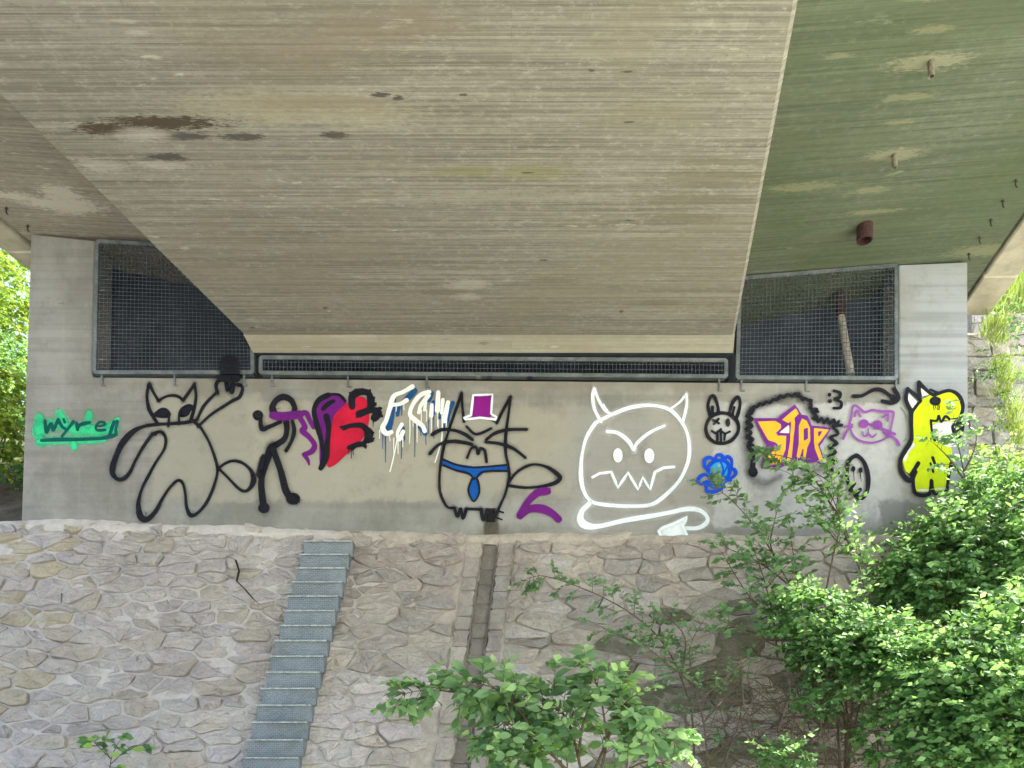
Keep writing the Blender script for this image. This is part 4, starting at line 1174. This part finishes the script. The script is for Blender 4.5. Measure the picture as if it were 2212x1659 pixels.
# ------------------------------------------------------------------ vegetation
def leaf_mat(name, a, b, young, trans=0.4, obj=False):
    g = NG(name)
    r = g.orand() if obj else g.attr('rnd')
    c = g.mix(g.ramp(r, 0.0, 0.75), a, b)
    c = g.mix(g.ramp(r, 0.72, 1.0), c, young)
    g.done(c, 0.6, 0.12)
    tl = g.n('ShaderNodeBsdfTranslucent'); mx = g.n('ShaderNodeMixShader')
    g.set(tl.inputs['Color'], g.mix(0.5, c, (0.26,0.46,0.08)))
    mx.inputs[0].default_value = trans
    g.t.links.new(g.bsdf.outputs[0], mx.inputs[1]); g.t.links.new(tl.outputs[0], mx.inputs[2]); g.t.links.new(mx.outputs[0], g.out.inputs[0])
    return g.m
M['leaf'] = leaf_mat('shrub_leaf', (0.035,0.10,0.035), (0.15,0.31,0.105), (0.32,0.52,0.21))
M['leaf2'] = leaf_mat('sapling_leaf', (0.09,0.185,0.095), (0.18,0.32,0.155), (0.31,0.48,0.21), 0.4)
M['leaf3'] = leaf_mat('bright_leaf', (0.09,0.16,0.02), (0.17,0.26,0.03), (0.36,0.42,0.05), 0.45)
M['leaf_obj'] = leaf_mat('large_leaf', (0.065,0.16,0.07), (0.17,0.33,0.12), (0.34,0.54,0.13), 0.4, True)
M['grass'] = leaf_mat('grass_blade', (0.12,0.17,0.03), (0.22,0.27,0.06), (0.36,0.36,0.12), 0.4)
M['bark'] = plain('twig_bark', (0.10,0.075,0.05), 0.85, 0.3, 20)
M['dry'] = plain('dry_twig', (0.11,0.082,0.065), 0.9, 0.3, 20)

SMALL = (np.array([[0,0,0],[.45,.31,.05],[1,0,-.06],[.45,-.31,.05]]), np.array([[0,1,2],[0,2,3]]))
BIG = (np.array([[0,0,0],[.25,.20,.03],[.6,.25,.02],[1,0,-.12],[.6,-.25,.02],[.25,-.20,.03],[.4,0,-.02],[.75,0,-.06]]),
       np.array([[0,1,6],[1,2,6],[2,7,6],[2,3,7],[3,4,7],[4,6,7],[4,5,6],[5,0,6]]))

class Plant:
    def __init__(s): s.p, s.d, s.n, s.s, s.r, s.wood = [], [], [], [], [], MB()
    def leaf(s, p, d, n, size, r): s.p.append(p); s.d.append(d); s.n.append(n); s.s.append(size); s.r.append(r)
    def twig(s, a, d, L, nl, size, droop=.25, r=.006, wood=True, spread=.55, start=.25, young=0.0, wig=.12):
        a = np.array(a, float); d = np.array(d, float); d /= np.linalg.norm(d) + 1e-9
        pts = [a]; seg = 5
        dd = d.copy()
        for i in range(seg):
            dd = dd + np.array([random.gauss(0,wig), random.gauss(0,wig), random.gauss(0,wig*.6) - droop/seg]); dd /= np.linalg.norm(dd)
            pts.append(pts[-1] + dd*L/seg)
        if wood: s.wood.tube([tuple(p) for p in pts], r, r*.35, 4, False)
        for k in range(nl):
            t = start + (1-start)*(k+.5)/nl
            f = t*seg; i = min(seg-1, int(f)); p = pts[i] + (pts[i+1]-pts[i])*(f-i)
            fw = pts[i+1]-pts[i]; fw = fw/(np.linalg.norm(fw)+1e-9)
            sd = np.cross(fw, [0,0,1]); sd = sd/(np.linalg.norm(sd)+1e-6) * (1 if k % 2 else -1)
            ax = fw*spread + sd*(1-spread*.4) + np.array([random.gauss(0,.25), random.gauss(0,.25), random.gauss(-.15,.25)])
            nr = np.array([random.gauss(0,.55), random.gauss(-.75,.5), random.gauss(.55,.35)])
            s.leaf(p, ax, nr, size*random.uniform(.5,1.3)*(1.0 if t < .85 else .8), min(1, max(0, random.random()*.8 + young + .22*(t > .8))))
        return pts
    def clump(s, c, rad, n, nl, size, droop=.3, young=0.0, wood=.12, up=.25):
        c = np.array(c, float); rad = np.array(rad, float)
        for _ in range(n):
            q = rng.normal(size=3); q[2] = q[2] + up; q /= np.linalg.norm(q)
            k = random.uniform(.25, .75)
            a = c + q*rad*k
            b = c + (q + rng.normal(size=3)*.25)*rad*random.uniform(.85, 1.15)
            L = np.linalg.norm(b-a)
            if L < .05: continue
            s.twig(a, b-a, L, nl, size, droop, .004, random.random() < wood, young=young)
    def arrays(s, tmpl):
        T, Fc = tmpl
        p = np.array(s.p); d = np.array(s.d); n = np.array(s.n); sz = np.array(s.s)[:, None]
        d /= np.linalg.norm(d, axis=1, keepdims=True)
        sd = np.cross(n, d); sd /= np.linalg.norm(sd, axis=1, keepdims=True)+1e-9
        nn = np.cross(d, sd)
        V = (p[:,None,:] + sz[:,:,None]*(T[None,:,0:1]*d[:,None,:] + T[None,:,1:2]*sd[:,None,:] + T[None,:,2:3]*nn[:,None,:])).reshape(-1,3)
        Fs = (Fc[None] + (np.arange(len(p))*len(T))[:,None,None]).reshape(-1,3)
        return V, Fs, np.repeat(np.array(s.r), len(T))
    def build(s, t, mat, wood_mat=None, tmpl=SMALL, name='foliage'):
        V, Fs, r = s.arrays(tmpl)
        mesh_obj(name, V, Fs, mat, t, smooth=False, attrs={'rnd': r}, kind='stuff')
        if s.wood.v: s.wood.build('twigs', wood_mat or M['bark'], t, fix=False, kind='stuff')
    def build_leaves(s, t, mat, wood_mat=None, tmpl=BIG, cap=290):
        """each leaf an object of its own that shares one mesh"""
        me = None
        base = rootpos(t)
        from mathutils import Matrix
        if len(s.p) > cap:
            rest = Plant()
            idx = list(range(len(s.p))); random.shuffle(idx)
            keep, oth = idx[:cap], idx[cap:]
            for i in oth: rest.leaf(s.p[i], s.d[i], s.n[i], s.s[i], s.r[i])
            rest.build(t, M['leaf2'], tmpl=tmpl)
            s.p, s.d, s.n, s.s = ([q[i] for i in keep] for q in (s.p, s.d, s.n, s.s))
        for p, d, n, sz in zip(s.p, s.d, s.n, s.s):
            d = Vector(d).normalized(); n = Vector(n); sd = n.cross(d).normalized(); nn = d.cross(sd)
            if me is None:
                o = mesh_obj('leaf', [tuple(v) for v in tmpl[0]], [tuple(int(i) for i in f) for f in tmpl[1]], mat); me = o.data
            else:
                o = bpy.data.objects.new('leaf', me); scene.collection.objects.link(o)
            o.parent = t
            mt = Matrix(((d.x, sd.x, nn.x, 0), (d.y, sd.y, nn.y, 0), (d.z, sd.z, nn.z, 0), (0,0,0,1)))
            o.matrix_basis = Matrix.Translation(Vector(p) - base) @ mt @ Matrix.Scale(sz, 4)
        if s.wood.v: s.wood.build('twigs', wood_mat or M['bark'], t, fix=False, kind='stuff')

def path_stem(pl, pts, r0, r1):
    q = catmull([tuple(p) for p in pts], False, 4)
    pl.wood.tube(q, r0, r1, 5, False)
    return [np.array(p) for p in q]

def ground_z(Y):
    return max(0.0, ZT - (YT - Y)*SL)
def bush(name, label, cat, clumps, base, mat, size, dens, nl=10, group=None, droop=.3, young=0.0):
    t = thing(name, label, cat, base, group)
    pl = Plant()
    for (px, py, Y, rx, ry, ryd) in clumps:
        c = P(px, py, Y); rad = (rx/F*Y, ryd, ry/F*Y)
        area = rad[0]*rad[2]
        pl.clump(c, rad, int(dens*area)+8, nl, size, droop, young)
        for _ in range(int(8*area)+3):          # loose shoots that break the outline
            q = rng.normal(size=3); q[1] = -abs(q[1])*.6; q[2] = abs(q[2])*.8 + .1; q /= np.linalg.norm(q)
            a0 = np.array(c) + q*np.array(rad)*.8
            pl.twig(a0, q + np.array([0,0,.25]), random.uniform(.2,.42), 9, size*1.05, .45, .004, young=.25)
        # a stem from the foot to the clump
        mid = (Vector(base) + c)/2 + Vector((random.uniform(-.2,.2), 0, random.uniform(-.1,.2)))
        path_stem(pl, [base, mid, c + Vector((0,.05,0))], .018, .006)
    pl.build(t, mat)
    return t

# dense mass on the right, several separate shrubs
bush('leafy_shrub', 'dense green shrub rising against the foot of the right pier', 'shrub',
     [(2050,1190,9.0,120,95,.5), (2150,1110,9.2,110,95,.5), (1965,1255,8.9,75,70,.4), (2210,1230,8.8,110,100,.5), (2080,1290,8.8,150,60,.4)], (5.2, 8.9, ground_z(8.9)), M['leaf'], .088, 1100, 10)
bush('leafy_shrub', 'rounded green shrub spilling over the stones left of the dark hollow', 'shrub',
     [(1760,1330,8.2,105,60,.45), (1850,1400,8.0,130,75,.5), (1790,1420,8.1,80,75,.4), (1930,1390,8.1,80,50,.4)], (3.6, 8.05, ground_z(8.05)), M['leaf'], .085, 1300, 10)
bush('leafy_shrub', 'broad pale green shrub filling the lower right corner', 'shrub',
     [(2060,1440,7.4,150,85,.5), (2180,1400,7.5,120,100,.5), (2130,1560,7.0,160,110,.5), (2210,1500,6.8,110,120,.5), (2020,1520,7.2,90,70,.4), (2240,1330,7.8,100,70,.4), (2060,1640,7.0,130,70,.4), (2200,1660,6.9,130,80,.4)], (4.6, 7.1, 0), M['leaf'], .09, 1050, 10)
bush('leafy_shrub', 'low green shrub in front of the dead twigs at the bottom edge', 'shrub',
     [(1770,1520,7.6,48,38,.25), (1900,1590,7.3,45,60,.3), (1690,1640,7.2,60,45,.3), (1830,1470,7.9,80,40,.3)], (3.2, 7.35, 0), M['leaf'], .066, 1000, 9)
bush('leafy_shrub', 'yellow green shrub below the stone wing wall at the right edge', 'shrub',
     [(2150,1030,9.9,60,45,.4), (2220,1060,9.7,80,70,.5), (2130,990,10.2,30,25,.25)], (6.6, 9.85, 4.35), M['leaf3'], .07, 800, 9)

# slim saplings in front of the wall
def sapling(label, base, stems, mat, size, ntw, tl, nl, droop=.2, name='sapling', tmpl=SMALL, young=0.0, r0=.013, indiv=False, first=.25, lean=None, leafmax=None):
    t = thing(name, label, 'sapling', base)
    pl = Plant()
    for st in stems:
        pts = [P(*p) for p in st]
        q = path_stem(pl, pts, r0, .003)
        n = len(q)
        L = sum(np.linalg.norm(q[i+1]-q[i]) for i in range(n-1))
        m = max(3, int(ntw*L))
        for k in range(m):
            f = first + (1-first)*(k+random.random())/m
            i = min(n-2, int(f*(n-1)))
            fw = q[i+1]-q[i]; fw /= np.linalg.norm(fw)+1e-9
            sd = rng.normal(size=3); sd[1] *= .6; sd -= fw*np.dot(sd, fw); sd /= np.linalg.norm(sd)
            d = fw*.55 + sd*.8 + np.array([0,0,.12])
            pl.twig(q[i], d, tl*random.uniform(.6,1.2)*(1.25-.6*f), nl, size, droop, .0035, young=young*f)
        pl.twig(q[-1], q[-1]-q[-3], tl*.8, nl+2, size, droop, .003, young=young+.1)
    if indiv: pl.build_leaves(t, mat, tmpl=tmpl)
    else: pl.build(t, mat, tmpl=tmpl)
    return t, pl

sapling('thin sapling arching across the blue flower and star lettering', (3.9, 8.1, ground_z(8.1)),
        [[(1810,1500,8.1), (1745,1340,8.5), (1690,1235,8.8), (1640,1150,9.0), (1575,1075,9.1), (1530,1050,9.1)],
         [(1690,1235,8.8), (1665,1180,8.9), (1672,1130,9.0), (1680,1100,9.0)], [(1700,1260,8.7), (1640,1215,8.8), (1560,1180,8.9)], [(1735,1330,8.5), (1720,1240,8.8), (1710,1170,8.9)]],
        M['leaf2'], .095, 11, .36, 9)
sapling('bright sapling whose twigs cover the foot of the star lettering', (4.2, 8.15, ground_z(8.15)),
        [[(1860,1480,8.15), (1880,1330,8.4), (1850,1210,8.7), (1815,1120,8.9), (1770,1060,9.0), (1700,1020,9.1)],
         [(1850,1210,8.7), (1800,1160,8.8), (1760,1110,8.9)], [(1780,1300,8.5), (1800,1200,8.6), (1815,1130,8.7), (1800,1080,8.8), (1770,1030,8.9)], [(1815,1120,8.9), (1800,1050,9.0), (1740,1010,9.1)]],
        M['leaf'], .09, 15, .38, 9, young=.35)
sapling('short twig with round leaves over the yellow star letter', (4.05, 8.9, ground_z(8.9)),
        [[(1840,1190,8.9), (1800,1100,9.0), (1740,1010,9.05), (1690,985,9.1), (1640,980,9.1)]], M['leaf2'], .12, 9.0, .14, 4, first=.8)
sapling('sapling with drooping compound leaves in front of the lime creature', (5.7, 9.2, ground_z(9.2)),
        [[(2090,1130,9.2), (2085,1040,9.25), (2070,960,9.3), (2060,900,9.35)], [(2085,1040,9.25), (2050,990,9.3), (2020,960,9.3)], [(2082,1020,9.25), (2105,970,9.2), (2110,930,9.2)]],
        M['leaf2'], .10, 8, .30, 8, droop=.5)
sapling('slender bent branch reaching left over the stones below the drain outlet', (1.95, 8.1, ground_z(8.1)),
        [[(1500,1640,7.9), (1490,1520,8.1), (1440,1400,8.3), (1370,1330,8.4), (1280,1280,8.5), (1180,1245,8.6), (1140,1250,8.6)],
         [(1440,1400,8.3), (1380,1390,8.3), (1290,1350,8.4)], [(1470,1470,8.2), (1480,1380,8.3), (1440,1330,8.4)]],
        M['leaf2'], .085, 11.0, .28, 9)
sapling('slim sapling with a forked red brown stem and thin feathery leaves', (2.25, 7.7, 0.3),
        [[(1530,1660,7.7), (1520,1560,7.8), (1500,1480,7.9), (1490,1400,8.0), (1520,1340,8.1)], [(1500,1480,7.9), (1450,1440,7.9), (1400,1400,8.0)], [(1520,1560,7.8), (1570,1500,7.8), (1600,1450,7.9)], [(1530,1640,7.7), (1590,1590,7.7)]],
        M['leaf2'], .06, 13.0, .32, 13)
sapling('leafy young sapling rising right of the white arrow tail', (2.9, 8.2, ground_z(8.2)),
        [[(1680,1420,8.2), (1670,1330,8.4), (1650,1250,8.6), (1630,1190,8.7)], [(1670,1330,8.4), (1620,1290,8.5), (1560,1195,8.6)], [(1655,1270,8.5), (1700,1220,8.6)], [(1690,1400,8.2), (1600,1360,8.2), (1560,1340,8.2)]],
        M['leaf2'], .11, 13.0, .28, 8)

# foreground sapling: its large leaves are pieces of their own
random.seed(23)
t, pl = sapling('big-leaved sapling in the foreground at the bottom centre', (1.0, 5.6, 0),
        [[(1270,1760,5.6), (1250,1640,5.6), (1215,1540,5.7), (1120,1490,5.7), (1030,1500,5.7), (930,1490,5.7), (865,1500,5.7)],
         [(1250,1640,5.6), (1260,1560,5.6), (1290,1480,5.7), (1250,1440,5.7)],
         [(1270,1700,5.6), (1320,1580,5.5), (1350,1520,5.5), (1400,1560,5.5), (1470,1610,5.5)],
         [(1260,1700,5.6), (1180,1620,5.6), (1090,1560,5.6), (1060,1620,5.6)],
         [(1215,1540,5.7), (1160,1510,5.7), (1100,1520,5.7)],
         [(1270,1720,5.6), (1380,1650,5.5), (1440,1650,5.5)],
         [(1250,1700,5.6), (1170,1600,5.6), (1090,1500,5.6), (1010,1470,5.65)], [(1290,1700,5.55), (1310,1600,5.5), (1300,1500,5.5), (1330,1470,5.5)], [(1200,1720,5.5), (1120,1660,5.5), (1040,1600,5.5)]],
        M['leaf_obj'], .115, 30.0, .30, 8, droop=.6, tmpl=BIG, young=.3, indiv=True, first=.22)  # raised young share paints sunlit paleness into the leaves
random.seed(31)
sapling('tiny broad-leaved sprout growing from the stones at the lower left', (-4.25, 8.1, ground_z(8.1)),
        [[(235,1690,7.95), (240,1640,7.9), (255,1605,7.9)], [(240,1640,7.9), (215,1615,7.9), (205,1605,7.9)], [(240,1650,7.9), (280,1615,7.9), (300,1610,7.9)]],
        M['leaf_obj'], .12, 9.0, .15, 4, name='sprout', tmpl=BIG, indiv=True, r0=.006)

# dead bramble tangle under the shrubs
random.seed(5)
db = thing('dead_brambles', 'tangle of dry brown bramble stems under the right shrubs', 'brambles', (3.0, 7.6, 0.1))
pl = Plant()
for i in range(480):
    px, py = random.gauss(1690, 130), random.gauss(1570, 75)
    if not (1440 < px < 2000 and 1340 < py < 1700): continue
    Y = random.uniform(7.7, 8.15)
    a = P(px, py, Y)
    d = np.array([random.gauss(0,.7), random.gauss(0,.3), random.gauss(.25,.6)])
    pl.twig(a, d, random.uniform(.25,.8), 0, .01, .6, random.uniform(.0025,.006), wig=.35)
for (x0,y0,x1,y1) in ((1560,1660,1650,1480), (1740,1660,1745,1560), (1700,1659,1720,1480), (1640,1640,1600,1420), (2000,1640,2080,1490), (1850,1650,1780,1500), (1950,1650,1900,1540), (1830,1560,1990,1650), (1620,1420,1480,1540), (1680,1580,1700,1440)):
    a = P(x0,y0,7.5); b_ = P(x1,y1,7.8); mid = (a+b_)/2 + Vector((random.uniform(-.1,.1),0,.05))
    pl.wood.tube([a, mid, b_], .011, .005, 5, False)
pl.wood.build('stems', M['dry'], db, fix=False, kind='stuff')

# left of the wall: shrubs on the bank
random.seed(9)
bush('bank_shrub', 'sunlit yellow green shrub left of the wall, upper part', 'shrub', [(-10,640,13.0,110,80,1.0), (-90,700,13.0,110,120,1.0), (40,720,13.5,60,80,.8)], (-9.2, 13.2, 6.9), M['leaf3'], .11, 300, 10, young=.15)
bush('bank_shrub', 'dark green shrub low on the bank left of the wall', 'shrub', [(0,850,12.6,80,75,.9), (-80,900,12.3,110,110,.9), (30,960,12.0,50,80,.7), (0,1020,11.3,60,50,.5), (50,800,12.6,40,60,.6)], (-8.6, 12.2, 6.1), M['leaf'], .095, 420, 10)
bush('bank_shrub', 'bright yellow leaved bush halfway up beside the left pier', 'shrub', [(10,830,11.2,50,40,.4), (-50,850,11.2,80,55,.5), (25,900,11.0,35,50,.35), (-20,950,11.0,60,60,.4)], (-7.9, 11.1, 5.3), M['leaf3'], .10, 420, 9, young=.3)
bush('bank_tree', 'tall pale leafy tree crown behind the left edge of the bridge', 'tree', [(-80,560,17.0,200,90,1.5), (20,590,17.0,90,60,1.2), (-150,700,17.0,200,150,1.5)], (-11.5, 17.0, 8.6), M['leaf3'], .15, 110, 10, young=.2)

# right: grass on the wing wall, ivy, meadow
def tuft(label, spots, mat=None, hgt=.35, n=60):
    t = thing('grass_tuft', label, 'grass', spots[0], 'grass tufts on the stone walls')
    V, Fs, r = [], [], []
    for sp in spots:
        for _ in range(n):
            a = Vector(sp) + Vector((random.gauss(0,.09), random.gauss(-.03,.05), random.gauss(0,.03)))
            d = Vector((random.gauss(0,.45), random.gauss(-.35,.35), 1)).normalized()
            h = hgt*random.uniform(.5,1.2); w = Vector((.006,0,0)); b = len(V)
            m_ = a + d*h*.6; e_ = m_ + (d + Vector((d.x*.8, d.y*.8, -.7)))*h*.4
            V += [a-w, a+w, m_+w*.7, m_-w*.7, e_]
            Fs += [(b,b+1,b+2,b+3), (b+3,b+2,b+4)]; r += [random.random()]*5
    mesh_obj('blades', V, Fs, mat or M['grass'], t, attrs={'rnd': r}, kind='stuff')
    return t
tuft('long pale grass tuft at the top of the stone wing wall', [P(2140,720,10.95), P(2155,740,10.95), P(2150,705,11.0)])
tuft('grass tuft halfway down the joint of the stone wing wall', [P(2160,800,10.9), P(2170,830,10.9), P(2168,860,10.9)])
tuft('grass tuft low on the wing wall above the yellow green shrub', [P(2190,930,10.7), P(2200,960,10.7), P(2185,900,10.8)], hgt=.4)
iv = Plant(); t = thing('creeper', 'small leaved creeper trailing down the stone wing wall', 'creeper', P(2175,880,10.85))
for px, py in ((2120,790),(2135,780),(2150,790),(2165,850),(2160,880),(2175,900),(2130,770),(2190,790),(2200,720),(2185,700),(2205,690),(2170,680),(2210,660),(2195,650),(2180,655),(2160,905),(2150,850)):
    for _ in range(5): iv.twig(P(px+random.gauss(0,6), py+random.gauss(0,6), 10.93), (random.gauss(0,.6), -.3, random.gauss(-.4,.5)), .25, 7, .06, .5, .003)
iv.build(t, M['leaf'])
mv_, mf_, mr_ = [], [], []
for i in range(9000):
    x = random.uniform(6.5, 13); y = random.uniform(12.7, 16)
    z = zbank(x, y) + 0.05
    d = Vector((random.gauss(0,.3), random.gauss(-.2,.3), 1)).normalized(); h = random.uniform(.25,.7); w = Vector((.012,0,0)); b = len(mv_); a = Vector((x,y,z-.05))
    mv_ += [a-w, a+w, a+d*h]; mf_.append((b,b+1,b+2)); mr_ += [random.random()]*3
tag(mesh_obj('meadow_grass', mv_, mf_, M['grass'], attrs={'rnd': mr_}), 'sunlit yellow green meadow grass above the right stone walls', 'grass', kind='stuff')
# trees across the way, outside the right side of the bridge
bush('bank_tree', 'sunlit tree standing high on the bank right of the bridge', 'tree', [(2420,420,17,160,150,1.6), (2330,500,17,110,90,1.3), (2500,560,16.5,150,130,1.5)], (13.0, 17.0, 10.5), M['leaf3'], .16, 110, 10)
